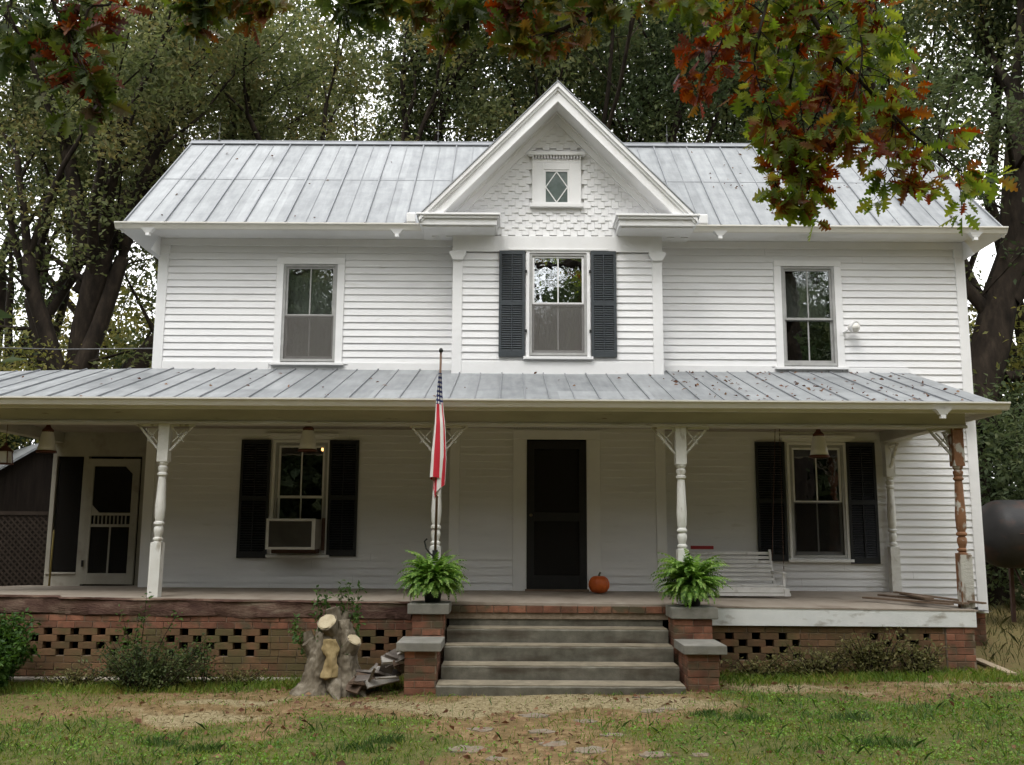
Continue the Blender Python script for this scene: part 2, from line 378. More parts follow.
def nzr(scale, stops, det=8):
    n = N.new('ShaderNodeTexNoise'); n.inputs['Scale'].default_value = scale; n.inputs['Detail'].default_value = det; n.inputs['Roughness'].default_value = .7
    L.new(co.outputs['Object'], n.inputs['Vector']); r = N.new('ShaderNodeValToRGB'); L.new(n.outputs['Fac'], r.inputs[0]); e = r.color_ramp.elements
    while len(e) < len(stops): e.new(.5)
    for i, s in enumerate(stops): e[i].position = .3 + .4*i/(len(stops)-1); e[i].color = (*s, 1)
    return r.outputs[0], n.outputs['Fac']
soil, f1 = nzr(9, [(.10,.070,.032),(.20,.135,.065),(.33,.235,.13)])
lush, f2 = nzr(14, [(.06,.068,.022),(.11,.112,.036),(.17,.145,.065)])
pale, f3 = nzr(22, [(.16,.12,.06),(.28,.23,.13),(.42,.36,.22)])
def mixc(f, a, b):
    m = N.new('ShaderNodeMix'); m.data_type = 'RGBA'; L.new(f, m.inputs[0]); L.new(a, m.inputs[6]); L.new(b, m.inputs[7]); return m.outputs[2]
def sharp(ch, f, k):
    a = N.new('ShaderNodeMath'); a.operation = 'ADD'; L.new(ch, a.inputs[0]); L.new(f, a.inputs[1])
    m = N.new('ShaderNodeMapRange'); m.inputs[1].default_value = k; m.inputs[2].default_value = k + .3; L.new(a.outputs[0], m.inputs[0]); return m.outputs[0]
c1 = mixc(sharp(sp.outputs[1], f1, .85), soil, lush); c2 = mixc(sharp(sp.outputs[2], f1, .85), c1, pale)
L.new(c2, bs.inputs['Base Color']); bs.inputs['Roughness'].default_value = .95; bs.inputs['Specular IOR Level'].default_value = .1
bp = N.new('ShaderNodeBump'); bp.inputs['Strength'].default_value = .8; bp.inputs['Distance'].default_value = .03
L.new(f3, bp.inputs['Height']); L.new(bp.outputs[0], bs.inputs['Normal'])
ground = np_mesh('ground', V, GF, gm)
ground.data.polygons.foreach_set('use_smooth', [True]*len(ground.data.polygons))
at_ = ground.data.color_attributes.new('cover', 'FLOAT_COLOR', 'POINT')
cc = np.ones((len(V), 4), np.float32); cc[:,0] = field(SOIL, V[:,0], V[:,1]); cc[:,2] = field(PAL, V[:,0], V[:,1])
cc[:,1] = np.clip(.50 + field(LUSH, V[:,0], V[:,1]) - .7*cc[:,0] - .8*cc[:,2], 0, 1)
at_.data.foreach_set('color', cc.ravel())
tag(ground, kind='structure')

# ================================================================== FARMHOUSE
XL, XR = -5.08, 6.49          # house corners
BL, BR, BY = -.82, 2.08, -.30  # projecting bay
ZS = 5.47                      # top of siding
DEEP = 4.2
house = empty('farmhouse', (0, 0, 0), 0, 'white two storey clapboard farmhouse with metal roof, centre gable and long front porch', 'house')
def fz(x, y):                  # porch floor height
    if x < XL: return .80 + (.035 - .008*(x+5)) * (-y/2.3) if y < 0 else .80 - .035*y
    return (.80 - .003*x) * (1 + y/2.35) + (.78 - .008*x) * (-y/2.35) if y < 0 else .80
EXPO = .1016; ZM = ZS + 2*EXPO - .03
def siding(mb, x0, x1, z0, z1, Y, holes=(), axis='x', sgn=-1):
    """lapped boards on a wall facing -y (axis x) or +-x (axis y); holes are (a0,a1,z0,z1)"""
    n = int(math.ceil((z1 - z0) / EXPO)); zt = z1
    for i in range(n):
        hi = z1 - i*EXPO; lo = max(z0, hi - EXPO); zc = (hi+lo)/2
        segs = [(x0, x1)]
        for (a, b, c, d) in holes:
            if c < zc < d:
                ns = []
                for (p, q) in segs:
                    if b <= p or a >= q: ns.append((p, q)); continue
                    if p < a: ns.append((p, a))
                    if b < q: ns.append((b, q))
                segs = ns
        for (p, q) in segs:
            # butt joints between boards, a hair of unevenness
            cuts = [p]; x = p + random.uniform(1.5, 3.6)
            while x < q - .8: cuts.append(x); x += random.uniform(2.4, 3.8)
            cuts.append(q)
            for s, e in zip(cuts[:-1], cuts[1:]):
                o = random.uniform(-.0015, .0015); g_ = .0012 if e < q else 0
                if axis == 'x':
                    A = [(s, Y-.020+o, lo), (e-g_, Y-.020+o, lo), (e-g_, Y-.003, hi+.004), (s, Y-.003, hi+.004), (s, Y, lo), (e-g_, Y, lo)]
                else:
                    A = [(Y+sgn*(.020+o), s, lo), (Y+sgn*(.020+o), e, lo), (Y+sgn*.003, e, hi+.004), (Y+sgn*.003, s, hi+.004), (Y, s, lo), (Y, e, lo)]
                mb.add(A, [(0,1,2,3), (4,5,1,0)])
# window openings (outer edge of frame)
W = {'UL': (-3.29,-2.52,3.95,5.37), 'UR': (3.86,4.62,3.93,5.38), 'LL': (-3.29,-2.57,1.27,2.79), 'LR': (3.88,4.63,1.25,2.80),
     'BAY': (.24,1.04,4.00,5.465), 'DOOR': (.21,1.02,.78,2.81)}
hl = lambda k: (W[k][0]-.02, W[k][1]+.02, W[k][2]-.02, W[k][3]+.02)
m = MB(); siding(m, XL+.10, BL, .60, ZM, 0, [hl('UL'), hl('LL')]); m.build('siding', SIDING, house)
m = MB(); siding(m, BR, XR-.10, .60, ZM, 0, [hl('UR'), hl('LR')]); m.build('siding', SIDING, house)
m = MB(); siding(m, BL+.1, BR-.1, .80, ZS, BY, [hl('BAY'), hl('DOOR')]); m.build('siding', SIDING, house)
for X_, g_ in ((BL, -1), (BR, 1)): m = MB(); siding(m, BY, 0, .80, ZS, X_, axis='y', sgn=g_); m.build('siding', SIDING, house)
for Xg, s in ((XL, -1), (XR, 1)):
    m = MB(); siding(m, 0, DEEP, .52, ZS, Xg, axis='y', sgn=s); m.poly([(Xg, -.4, ZS), (Xg, DEEP+.4, ZS), (Xg, 2.1, 7.95)]); m.build('siding', SIDING, house)
m = MB(); m.poly([(XL, DEEP, .5), (XR, DEEP, .5), (XR, DEEP, 5.8), (XL, DEEP, 5.8)]); m.build('siding', SIDING, house)
# dark inner shell so windows look into rooms
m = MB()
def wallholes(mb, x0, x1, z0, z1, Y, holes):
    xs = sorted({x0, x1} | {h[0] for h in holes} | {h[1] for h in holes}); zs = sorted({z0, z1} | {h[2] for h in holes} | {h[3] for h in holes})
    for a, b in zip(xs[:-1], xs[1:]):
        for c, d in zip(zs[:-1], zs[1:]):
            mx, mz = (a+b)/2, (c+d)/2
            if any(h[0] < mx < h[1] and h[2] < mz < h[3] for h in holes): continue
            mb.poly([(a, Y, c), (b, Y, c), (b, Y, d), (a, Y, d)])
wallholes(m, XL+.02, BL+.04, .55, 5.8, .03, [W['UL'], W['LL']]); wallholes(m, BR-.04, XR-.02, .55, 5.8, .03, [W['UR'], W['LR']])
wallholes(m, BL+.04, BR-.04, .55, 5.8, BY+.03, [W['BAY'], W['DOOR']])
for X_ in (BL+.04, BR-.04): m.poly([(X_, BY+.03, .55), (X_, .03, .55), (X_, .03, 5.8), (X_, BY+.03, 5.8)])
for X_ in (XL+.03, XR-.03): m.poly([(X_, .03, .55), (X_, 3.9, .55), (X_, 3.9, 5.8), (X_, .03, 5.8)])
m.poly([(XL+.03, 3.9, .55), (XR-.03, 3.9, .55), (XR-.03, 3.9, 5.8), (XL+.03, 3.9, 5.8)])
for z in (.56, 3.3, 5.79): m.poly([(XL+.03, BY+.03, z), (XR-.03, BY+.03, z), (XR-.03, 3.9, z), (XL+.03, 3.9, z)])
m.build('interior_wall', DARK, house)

# trim: corner boards, frieze, skirts
def trim(name, boxes, mt=TRIM, bevel=.004, parent=house):
    m = MB()
    for b in boxes: m.box(*b)
    return m.build(name, mt, parent, bevel=bevel)
trim('corner_board', [(XL-.025, XL+.115, -.030, .11, .52, ZM-.01), (XL-.04, XL+.13, -.045, .09, ZM-.13, ZM-.002)])
trim('corner_board', [(XR-.115, XR+.025, -.030, .11, .52, ZM-.01), (XR-.13, XR+.04, -.045, .09, ZM-.13, ZM-.002)])
for X0, s in ((BL, 1), (BR, -1)):
    a, b = sorted((X0 - s*.022, X0 + s*.115)); 
    cb = trim('corner_board', [(a, b, BY-.030, BY+.08, .79, 5.482)])
    # flared capital
    m = MB(); w0, w1 = (a+b)/2 - (b-a)/2, (a+b)/2 + (b-a)/2
    m.extr([(w0, BY-.034, 5.355), (w1, BY-.034, 5.355), (w1+.05, BY-.034, 5.445), (w1+.05, BY-.034, 5.483), (w0-.05, BY-.034, 5.483), (w0-.05, BY-.034, 5.445)], (0, -.035, 0))
    m.build('capital', TRIM, cb, bevel=.003)
trim('frieze_board', [(XL-.035, BL-.001, -.040, -.002, ZM, 5.745)])
trim('frieze_board', [(BR+.001, XR+.035, -.040, -.002, ZM, 5.745)])
trim('frieze_board', [(BL-.03, BR+.03, BY-.038, BY+.05, 5.485, 5.715), (.24-.30, 1.04+.30, BY-.052, BY-.039, 5.50, 5.53)])
for x_ in (BL-.034, BR+.004): trim('frieze_board', [(x_, x_+.03, BY+.051, -.041, 5.485, 5.715)])
# skirts above the porch roof
trim('skirt_board', [(XL+.116, -3.45, -.028, -.003, 3.82, 3.945)])
trim('skirt_board', [(-2.33, BL-.023, -.028, -.003, 3.80, 3.935)])
trim('skirt_board', [(BL+.116, BR-.116, BY-.027, BY-.003, 3.70, 3.915)])
trim('skirt_board', [(BR+.023, 3.68, -.028, -.003, 3.80, 3.925)])
trim('skirt_board', [(4.76, 5.62, -.034, -.003, 3.80, 3.90)])

# ---------------- windows
def window(key, style, refl=GLASS, fm=ALU, rail=None, curtain=None, screen_mat=SCREEN, casing=.105, Y=0):
    x0, x1, z0, z1 = W[key]; rail = rail or (z0+z1)/2
    w = MB(); c = casing; yf = Y-.036
    # wooden casing butted: two jambs and a head
    w.box(x0-c, x0-.002, yf, Y+.01, z0-.02, z1+.002); w.box(x1+.002, x1+c, yf, Y+.01, z0-.02, z1+.002)
    w.box(x0-c-.0, x1+c+.0, yf-.002, Y+.01, z1+.003, min(z1+c, 5.468) if key != 'BAY' else z1+.018)
    win = w.build('window', TRIM, house, bevel=.003)
    f = MB(); t = .035
    f.box(x0, x0+t, Y-.026, Y+.05, z0, z1); f.box(x1-t, x1, Y-.026, Y+.05, z0, z1)
    f.box(x0+t, x1-t, Y-.025, Y+.05, z1-t, z1); f.box(x0+t, x1-t, Y-.025, Y+.05, z0, z0+t)
    f.build('frame', fm, win, bevel=.002)
    s = MB(); a, b = x0+t+.001, x1-t-.001; yr = Y-.006
    # upper sash forward, lower sash behind it
    def sash(zl, zh, y, bw):
        s.box(a, a+.03, y, y+.03, zl, zh); s.box(b-.03, b, y, y+.03, zl, zh)
        s.box(a+.03, b-.03, y, y+.03, zl, zl+bw); s.box(a+.03, b-.03, y, y+.03, zh-.028, zh)
        mx = (a+b)/2; s.box(mx-.009, mx+.009, y+.004, y+.026, zl+bw, zh-.028)
    sash(rail-.015, z1-t-.001, yr, .032); sash(z0+t+.001, rail+.01, yr+.032, .045)
    s.build('sash', WHITE if style != 'old' else fm, win, bevel=.0015)
    MB().box(a+.02, b-.02, yr+.013, yr+.016, rail, z1-t).build('pane', refl, win)
    MB().box(a+.02, b-.02, yr+.045, yr+.048, z0+t, rail).build('pane', refl, win)
    if screen_mat: MB().poly([(x0+t+.001, Y-.015, z0+t), (x1-t-.001, Y-.015, z0+t), (x1-t-.001, Y-.015, rail-.002), (x0+t+.001, Y-.015, rail-.002)]).build('insect_screen', screen_mat, win)
    if curtain:
        for (ca, cb_, cz0, cz1, cy) in curtain:
            m = MB(); n = 40; pts = []
            for i in range(n+1):
                x = ca + (cb_-ca)*i/n; pts.append((x, cy + .012*math.sin(i*1.9) + .008*math.sin(i*.7)))
            m.add([(x, y, cz0) for x, y in pts] + [(x, y, cz1) for x, y in pts], [(i, i+1, n+2+i, n+1+i) for i in range(n)])
            m.build('curtain', CURT, win, smooth=True)
    sl = MB(); sl.box(x0-c-.035, x1+c+.035, Y-.075, Y+.01, z0-.06, z0-.021)
    sl.build('sill', TRIM, win, bevel=.004)
    return win
window('UL', 'old', rail=4.62, curtain=[(-3.25,-2.56,3.98,5.36,.13)])
window('UR', 'old', rail=4.61, screen_mat=None, refl=GLASS, curtain=[(3.90,4.58,4.63,5.34,.22)])
window('BAY', 'white', rail=4.74, casing=.05, Y=BY, curtain=[(.27,1.01,4.0,4.72,BY+.16)])
window('LL', 'white', rail=2.04, screen_mat=None, refl=GLASSD, casing=.04)
window('LR', 'white', rail=2.01, refl=GLASSD, casing=.04, screen_mat=SCREEND)

def shutter(x0, x1, z0, z1, Y, mt, hinge=None):
    m = MB(); y0, y1 = Y-.052, Y-.024; t = .038; mid = z0 + (z1-z0)*.50; cx = (x0+x1)/2
    m.box(x0, x0+t, y0, y1, z0, z1); m.box(x1-t, x1, y0, y1, z0, z1)
    for a, b in ((z0, z0+.085), (mid-.03, mid+.03), (z1-.055, z1)): m.box(x0+t, x1-t, y0+.001, y1, a, b)
    for a, b in ((z0+.085, mid-.03), (mid+.03, z1-.055)):
        m.box(cx-.006, cx+.006, y0-.006, y0+.004, a, b)
        n = int((b-a)/.032)
        for i in range(n):
            z = a + (i+.5)*(b-a)/n
            m.obox(((x0+x1)/2, (y0+y1)/2+.001, z), (x1-x0-2*t-.002, .005, .036), (R(-38), 0, 0))
    o = m.build('shutter', mt, house)
    if hinge:
        h = MB()
        for z in (z0+.32*(z1-z0)*.75, z1-.30): h.box(hinge-.016, hinge+.016, y0-.008, y0+.01, z-.02, z+.02)
        h.build('hinge', BLACK, o)
    return o
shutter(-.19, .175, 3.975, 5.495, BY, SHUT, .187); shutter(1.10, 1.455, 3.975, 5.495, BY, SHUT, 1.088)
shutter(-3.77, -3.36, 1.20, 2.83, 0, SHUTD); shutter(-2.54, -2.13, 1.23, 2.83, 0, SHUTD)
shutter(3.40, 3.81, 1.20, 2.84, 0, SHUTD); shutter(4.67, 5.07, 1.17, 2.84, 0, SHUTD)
trim('window_head', [(-3.45, -2.42, -.05, -.003, 2.885, 2.925), (-3.40, -2.47, -.03, -.003, 2.835, 2.884)])
trim('window_head', [(3.75, 4.80, -.05, -.003, 2.905, 2.94), (3.78, 4.77, -.03, -.003, 2.845, 2.904)])

# ---------------- front door (dark screen door)
x0, x1, z0, z1 = W['DOOR']
dr = MB(); yd = BY-.02
for b in ((x0+.005, x0+.10, yd-.03, yd, z0+.03, z1-.005), (x1-.10, x1-.005, yd-.03, yd, z0+.03, z1-.005), (x0+.10, x1-.10, yd-.029, yd, z1-.11, z1-.005),
          (x0+.10, x1-.10, yd-.029, yd, 1.72, 1.84), (x0+.10, x1-.10, yd-.029, yd, z0+.03, z0+.22)): dr.box(*b)
door = dr.build('front_door', SCRD, house, bevel=.004)
m = MB(); m.box(x0+.10, x1-.10, yd-.012, yd-.009, z0+.22, 1.72); m.box(x0+.10, x1-.10, yd-.012, yd-.009, 1.84, z1-.11); m.build('door_screen', SCREEND, door)
MB().box(x0+.01, x1-.01, BY+.03, BY+.07, z0+.02, z1-.01).build('door_panel', SCRD, door)
m = MB(); m.tube([(x0+.055, yd-.03, 1.80), (x0+.055, yd-.06, 1.80)], .008, 10); m.lathe([(.0,-.02),(.017,-.014),(.022,0),(.017,.014),(0,.02)], (x0+.055, yd-.075, 1.80), 14, False)
m.build('door_knob', mat('brass', [(.16,.13,.07),(.22,.18,.10)], 5, .4, metal=.7), door, smooth=True)
fr = trim('door_frame', [(x0-.19, x0-.001, BY-.034, BY-.002, .795, 2.83), (x1+.001, x1+.19, BY-.034, BY-.002, .795, 2.83), (x0-.19, x1+.19, BY-.035, BY-.002, 2.831, 2.955),
                    (x0-.23, x1+.25, BY-.085, BY-.002, 2.985, 3.02)])
m = MB()
x = x0-.20
while x < x1+.2: m.box(x, x+.018, BY-.062, BY-.036, 2.956, 2.984); x += .036
m.build('dentil_moulding', TRIM, fr)
trim('threshold', [(x0-.02, x1+.02, BY-.12, BY-.004, .792, .822)], BOARD)

# ---------------- gable over the bay
CX, GA, GS = .62, 7.80, 1.03             # apex x, apex z of rake at its front, slope
gw = MB(); gw.extr([(CX-1.80, BY+.012, 5.74), (CX+1.80, BY+.012, 5.74), (CX, BY+.012, 7.59)], (0, .04, 0)); gable = gw.build('gable', TRIM, house)
m = MB(); rowh = .108; r = 0; z = 5.70
def in_hole(x, z): return .25 < x < .99 and 6.10 < z < 6.97
while z < 7.42:
    k = -20
    w_ = .098
    while k < 20:
        x = CX + (k + .5*(r % 2))*w_; hw = (7.56 - z)/1.03
        if abs(x + w_/2 - CX) < hw + .02 and not in_hole(x + w_/2, z+.03):
            dz = .036 if (k % 2) else 0.0
            xa, xb = x+.0015, x+w_-.0015
            yo = BY - .016 - random.uniform(0, .003)
            m.add([(xa, yo, z+dz), (xb, yo, z+dz), (xb, BY-.001, z+dz+rowh+.05), (xa, BY-.001, z+dz+rowh+.05), (xa, BY+.01, z+dz), (xb, BY+.01, z+dz)], [(0,1,2,3), (4,5,1,0), (0,3,4), (1,5,2)])
        k += 1
    z += rowh; r += 1
m.build('shingle_siding', SIDING, gable)
# gable window
gwn = MB()
for b in ((.27,.44,BY-.045,BY-.005,6.19,6.80), (.80,.97,BY-.045,BY-.005,6.19,6.80), (.44,.80,BY-.045,BY-.005,6.70,6.80)): gwn.box(*b)
gwin = gwn.build('gable_window', TRIM, gable, bevel=.003)
trim('sill', [(.24, 1.00, BY-.075, BY-.004, 6.135, 6.188)], parent=gwin)
hood = MB(); hood.box(.22, 1.02, BY-.09, BY-.004, 6.905, 6.955); hood.box(.27, .97, BY-.045, BY-.004, 6.801, 6.85)
x = .275
while x < .96: hood.box(x, x+.02, BY-.07, BY-.004, 6.851, 6.904); x += .042
hood.build('window_hood', TRIM, gwin)
f = MB()
for b in ((.441,.465,BY-.035,BY-.005,6.19,6.699), (.775,.799,BY-.035,BY-.005,6.19,6.699), (.465,.775,BY-.034,BY-.005,6.19,6.215), (.465,.775,BY-.034,BY-.005,6.672,6.699)): f.box(*b)
mzc = 6.443
for (a, b) in (((.62,6.67),(.775,mzc)), ((.775,mzc),(.62,6.215)), ((.62,6.215),(.465,mzc)), ((.465,mzc),(.62,6.67))):
    f.bar((a[0], BY-.024, a[1]), (b[0], BY-.024, b[1]), .014, .014, (0,1,0))
f.build('frame', TRIM, gwin)
MB().box(.46, .78, BY-.020, BY-.018, 6.20, 6.68).build('pane', mat('green_glass', [(.05,.075,.07),(.13,.165,.155)], 5, .15, spec=.6), gwin)
# rakes: soffit, fascia, crown, cornice returns
m = MB(); mc = MB(); ms = MB()
cs = 1/math.sqrt(1+GS*GS); sn = GS*cs
for s in (-1, 1):
    def P(along, down, y):   # along the slope from the apex, perpendicular down
        # straight vertical cut at the apex: offset measured vertically
        return (CX + s*along, y, GA - GS*along - down)
    e = 1.88
    def strip(mb, d0, d1, ya, yb, e0=e): mb.extr([P(0, d0, ya), P(e0, d0, ya), P(e0, d1, ya), P(0, d1, ya)], (0, yb-ya, 0))
    strip(mc, -.01, .055, -.80, -.64, e+.03)      # crown
    strip(mc, .056, .10, -.775, -.65, e)
    strip(m, .101, .235, -.75, -.71, 1.745)            # fascia
    strip(m, .236, .262, -.762, -.71, 1.72)
    strip(ms, .215, .235, -.708, BY-.003, 1.745)       # sloping soffit
    strip(ms, .236, .395, BY-.045, BY-.004, 1.50); strip(ms, .236, .275, BY-.075, BY-.046, 1.60)    # bed mould on the wall
ra = m.build('rake_board', TRIM, gable); mc.build('crown_moulding', TRIM, gable); ms.build('soffit', WHITE, gable)
for s in (-1, 1):
    rt = MB()
    xa, xb = CX + s*1.90, CX + s*.84
    def sb(x0, x1, *r): a, b = sorted((x0, x1)); rt.box(a, b, *r)
    sb(xa + s*.045, xb - s*.045, -.815, BY-.02, 5.862, 5.892)
    sb(xa + s*.025, xb - s*.025, -.79, BY-.02, 5.825, 5.861)
    sb(xa, xb, -.755, BY-.02, 5.735, 5.824)
    sb(xa - s*.03, xb + s*.03, -.72, BY-.02, 5.714, 5.734)
    # flank back to the main eave
    sb(xa + s*.0, CX + s*1.47, BY-.019, -.02, 5.735, 5.861)
    sb(xa + s*.045, CX + s*1.47, BY-.019, .1, 5.862, 5.890)
    rt.build('cornice_return', TRIM, gable, bevel=.006)
# gable roof (metal)
GR = MB()
for s in (-1, 1):
    ex = 1.93
    GR.extr([(CX, -.81, GA+.035), (CX + s*ex, -.81, GA+.035-GS*ex), (CX + s*ex, -.40, GA+.035-GS*ex), (CX + s*1.9, -.36, GA+.035-GS*1.9), (CX, 1.95, GA+.035)], (0, 0, -.02))
groof = GR.build('gable_roof', ROOFM, gable)

# ---------------- main roof
RX0, RX1, EY, EZ, RY, RZ = -5.47, 6.88, -.47, 5.83, 2.1, 8.09
sl = (RZ-EZ)/(RY-EY)
m = MB()
VX = 1.90; vy = lambda u: EY + .0 + (VX-abs(u))*GS/sl      # valley line where the gable roof meets the slope
m.extr([(RX0, EY, EZ), (CX-VX, EY, EZ), (CX, vy(0), EZ+sl*(vy(0)-EY)), (CX, RY, RZ), (RX0, RY, RZ)], (0, 0, -.03))
m.extr([(CX+VX, EY, EZ), (RX1, EY, EZ), (RX1, RY, RZ), (CX, RY, RZ), (CX, vy(0), EZ+sl*(vy(0)-EY))], (0, 0, -.03))
m.extr([(RX0, RY, RZ-.001), (RX1, RY, RZ-.001), (RX1, 2*RY-EY, EZ), (RX0, 2*RY-EY, EZ)], (0, 0, -.03))
roof = m.build('roof', ROOFM, house)
m = MB(); nrm = Vector((0, -sl, 1)).normalized()
x = RX0 + .015; i = 0
while x < RX1:
    hgt = .026 if i % 2 == 0 else .010; wd = .018 if i % 2 == 0 else .010
    y0_ = max(EY+.01, vy(x-CX)-.02 if abs(x-CX) < VX else EY+.01); a = Vector((x, y0_, EZ+sl*(y0_-EY))) ; b = Vector((x, RY-.02, EZ + sl*(RY-.02-EY)))
    m.bar(a + nrm*hgt/2, b + nrm*hgt/2, wd, hgt, nrm)
    x += .28 + random.uniform(-.006, .006); i += 1
for z_ in (.50,):   # lap of the sheets
    y = EY + (RY-EY)*z_
    u_ = VX - (y-EY)*sl/GS
    for xa_, xb_ in ((RX0, CX-u_), (CX+u_, RX1)): m.bar(Vector((xa_, y, EZ+sl*(y-EY))) + nrm*.003, Vector((xb_, y, EZ+sl*(y-EY))) + nrm*.001, .008, .006, nrm)
m.build('standing_seams', SEAM, roof)
m = MB(); m.bar((RX0-.01, RY-.03, RZ+.005), (RX1+.01, RY-.03, RZ+.005), .16, .02, nrm); m.box(RX0-.01, RX1+.01, RY-.02, RY+.06, RZ+.0, RZ+.045)
m.build('ridge_cap', SEAM, roof)
# boxed eaves: soffits and gutters
for X0_, X1_, Xs, s in ((XL-.45, CX-1.30, XL, -1), (CX+1.30, XR+.45, XR, 1)):
    m = MB(); m.box(X0_, X1_, -.42, -.001, 5.747, 5.775); a, b = sorted((Xs+s*.03, Xs+s*.45)); m.box(a, b, 0, 2*RY+.4, 5.747, 5.775); m.build('soffit', WHITE, house)
    m = MB(); a, b = sorted((Xs+s*.42, Xs+s*.455)); m.box(a, b, -.42, 2*RY+.4, 5.776, 5.83)
    for e_, f_ in ((EY, RY), (2*RY-EY, RY)): m.bar((Xs+s*.40, e_, EZ-.09), (Xs+s*.40, f_, RZ-.09), .03, .12, nrm)
    m.build('end_rake_board', WHITE, house)
def gutter(x0, x1, y, z, outs, parent=house, mt=CREAM):
    m = MB(); prof = [(0, 0), (-.02, -.075), (-.055, -.075), (-.075, -.03), (-.10, -.012), (-.10, 0), (-.108, 0), (-.108, -.018), (-.083, -.035), (-.06, -.085), (.005, -.085), (.008, 0)]
    P = [(x0, y+a, z+b) for a, b in prof]; n = len(P); m.add(P + [(x1, p[1], p[2]) for p in P], [(i, (i+1) % n, n+(i+1) % n, n+i) for i in range(n)])
    for X_ in (x0, x1): m.add([(X_, y+.008, z), (X_, y-.108, z), (X_, y-.108, z-.018), (X_, y-.06, z-.085), (X_, y+.005, z-.085)], [(0,1,2,3,4)])
    o = m.build('gutter', mt, parent)
    for ox in outs:
        f = MB(); yy = y-.05
        f.add([(ox+a*w, yy+b*d, zz) for zz, w, d in ((z-.086, .095, .05), (z-.125, .055, .035), (z-.145, .045, .03), (z-.146, .028, .028), (z-.19, .028, .028)) for a, b in ((-1,-1),(1,-1),(1,1),(-1,1))],
              [(4*k+i, 4*k+(i+1)%4, 4*k+4+(i+1)%4, 4*k+4+i) for k in range(4) for i in range(4)] + [(16,17,18,19)])
        f.build('gutter_outlet', WHITE, o)
    return o
gutter(XL-.49, CX-1.86, -.425, 5.832, [at(148, 236, -.47).x, at(397, 238, -.47).x])
gutter(CX+1.89, XR+.43, -.425, 5.832, [at(720, 238, -.47).x, at(975, 238, -.47).x])
# white flashing tucks beside the cornice returns
for s in (-1, 1):
    x_ = CX + s*1.98; m = MB(); a, b = sorted((x_, x_+s*.13)); m.box(a, b, -.53, -.44, 5.84, 5.99); m.build('flashing', WHITE, roof, bevel=.02)

# ---------------- porch roof
PX0, PX1, PY, PZ, PS = -7.15, 5.63, -2.52, 3.06, .31
pzf = lambda y: PZ + PS*(y-PY)
m = MB()
m.extr([(PX0, PY, PZ), (PX1, PY, PZ), (PX1, .02, pzf(.02)), (XL, .02, pzf(.02)), (PX0, -.42, pzf(-.42))], (0, 0, -.025))
m.extr([(PX0, -.42, pzf(-.42)-.001), (XL+.02, .02, pzf(.02)-.001), (XL+.02, 4.2, 3.30), (PX0, 4.2, 3.05)], (0, 0, -.025))
m.extr([(BL-.03, BY-.01, pzf(BY)+.0015), (BR+.03, BY-.01, pzf(BY)+.0015), (BR+.03, 0, pzf(0)+.002), (BL-.03, 0, pzf(0)+.002)], (0, 0, -.002))
proof = m.build('porch_roof', ROOFM, house)
m = MB(); nr2 = Vector((0, -PS, 1)).normalized(); x = PX0+.02; i = 0
while x < PX1:
    ytop = 0 if x > XL else -.42 + .42*(x-PX0)/(XL-PX0)
    if BL < x < BR: ytop = BY
    hgt = .020 if i % 2 == 0 else .012
    ja = random.uniform(-.01, .01)
    m.bar(Vector((x, PY+.07, pzf(PY+.07)))+nr2*hgt/2, Vector((x+ja, ytop, pzf(ytop)))+nr2*hgt/2, .014, hgt, nr2)
    m.add([(x-.011, PY+.07, pzf(PY+.07)), (x+.011, PY+.07, pzf(PY+.07)), (x+.011, PY+.07, pzf(PY+.07)+hgt), (x-.011, PY+.07, pzf(PY+.07)+hgt), (x-.02, PY+.005, PZ+.004), (x+.02, PY+.005, PZ+.004)], [(3,2,5,4), (0,3,4), (1,5,2)])
    x += .29 + random.uniform(-.008, .008); i += 1
m.build('standing_seams', SEAM, proof)
gutter(PX0-.05, PX1+.04, PY-.01, PZ+.005, [at(941, 410, -2.55).x])
m = MB(); m.box(PX0, PX1-.01, PY-.002, PY+.02, PZ-.115, PZ-.026); m.box(PX1-.022, PX1, PY+.021, -.04, PZ-.115, PZ-.03)
m.build('porch_fascia', CREAM, house)
m = MB(); m.box(PX0+.02, PX1-.023, PY+.021, -2.281, 3.00, 3.018); m.box(5.312, PX1-.023, -2.28, -.04, 3.00, 3.018); m.build('porch_soffit', OLDP, house)
# beam (front and both ends)
m = MB()
m.box(-6.75, 5.31, -2.28, -2.10, 2.835, 3.02); m.box(-6.77, 5.325, -2.295, -2.085, 2.80, 2.834)
m.box(5.15, 5.31, -2.099, -.04, 2.84, 3.02); m.box(-6.75, -6.60, -2.099, .69, 2.84, 3.02)
m.build('porch_beam', OLDP, house, bevel=.006)
# board ceiling
m = MB(); yy = -2.08
while yy < -.05:
    m.box(-6.58, 5.14, yy, yy+.098, 2.985, 2.999); yy += .10
yy = 0.0
while yy < .6: m.box(-6.58, XL-.05, yy, yy+.098, 2.985, 2.999); yy += .10
m.build('porch_ceiling', CEILM, house)
m = MB(); m.poly([(PX1-.03, PY+.1, 3.02), (PX1-.03, -.03, 3.02), (PX1-.03, -.03, 3.80)]); m.poly([(PX0+.03, PY+.1, 3.02), (PX0+.03, -.5, 3.02), (PX0+.03, -.5, 3.66)]); m.build('porch_gable_end', WHITE, house)

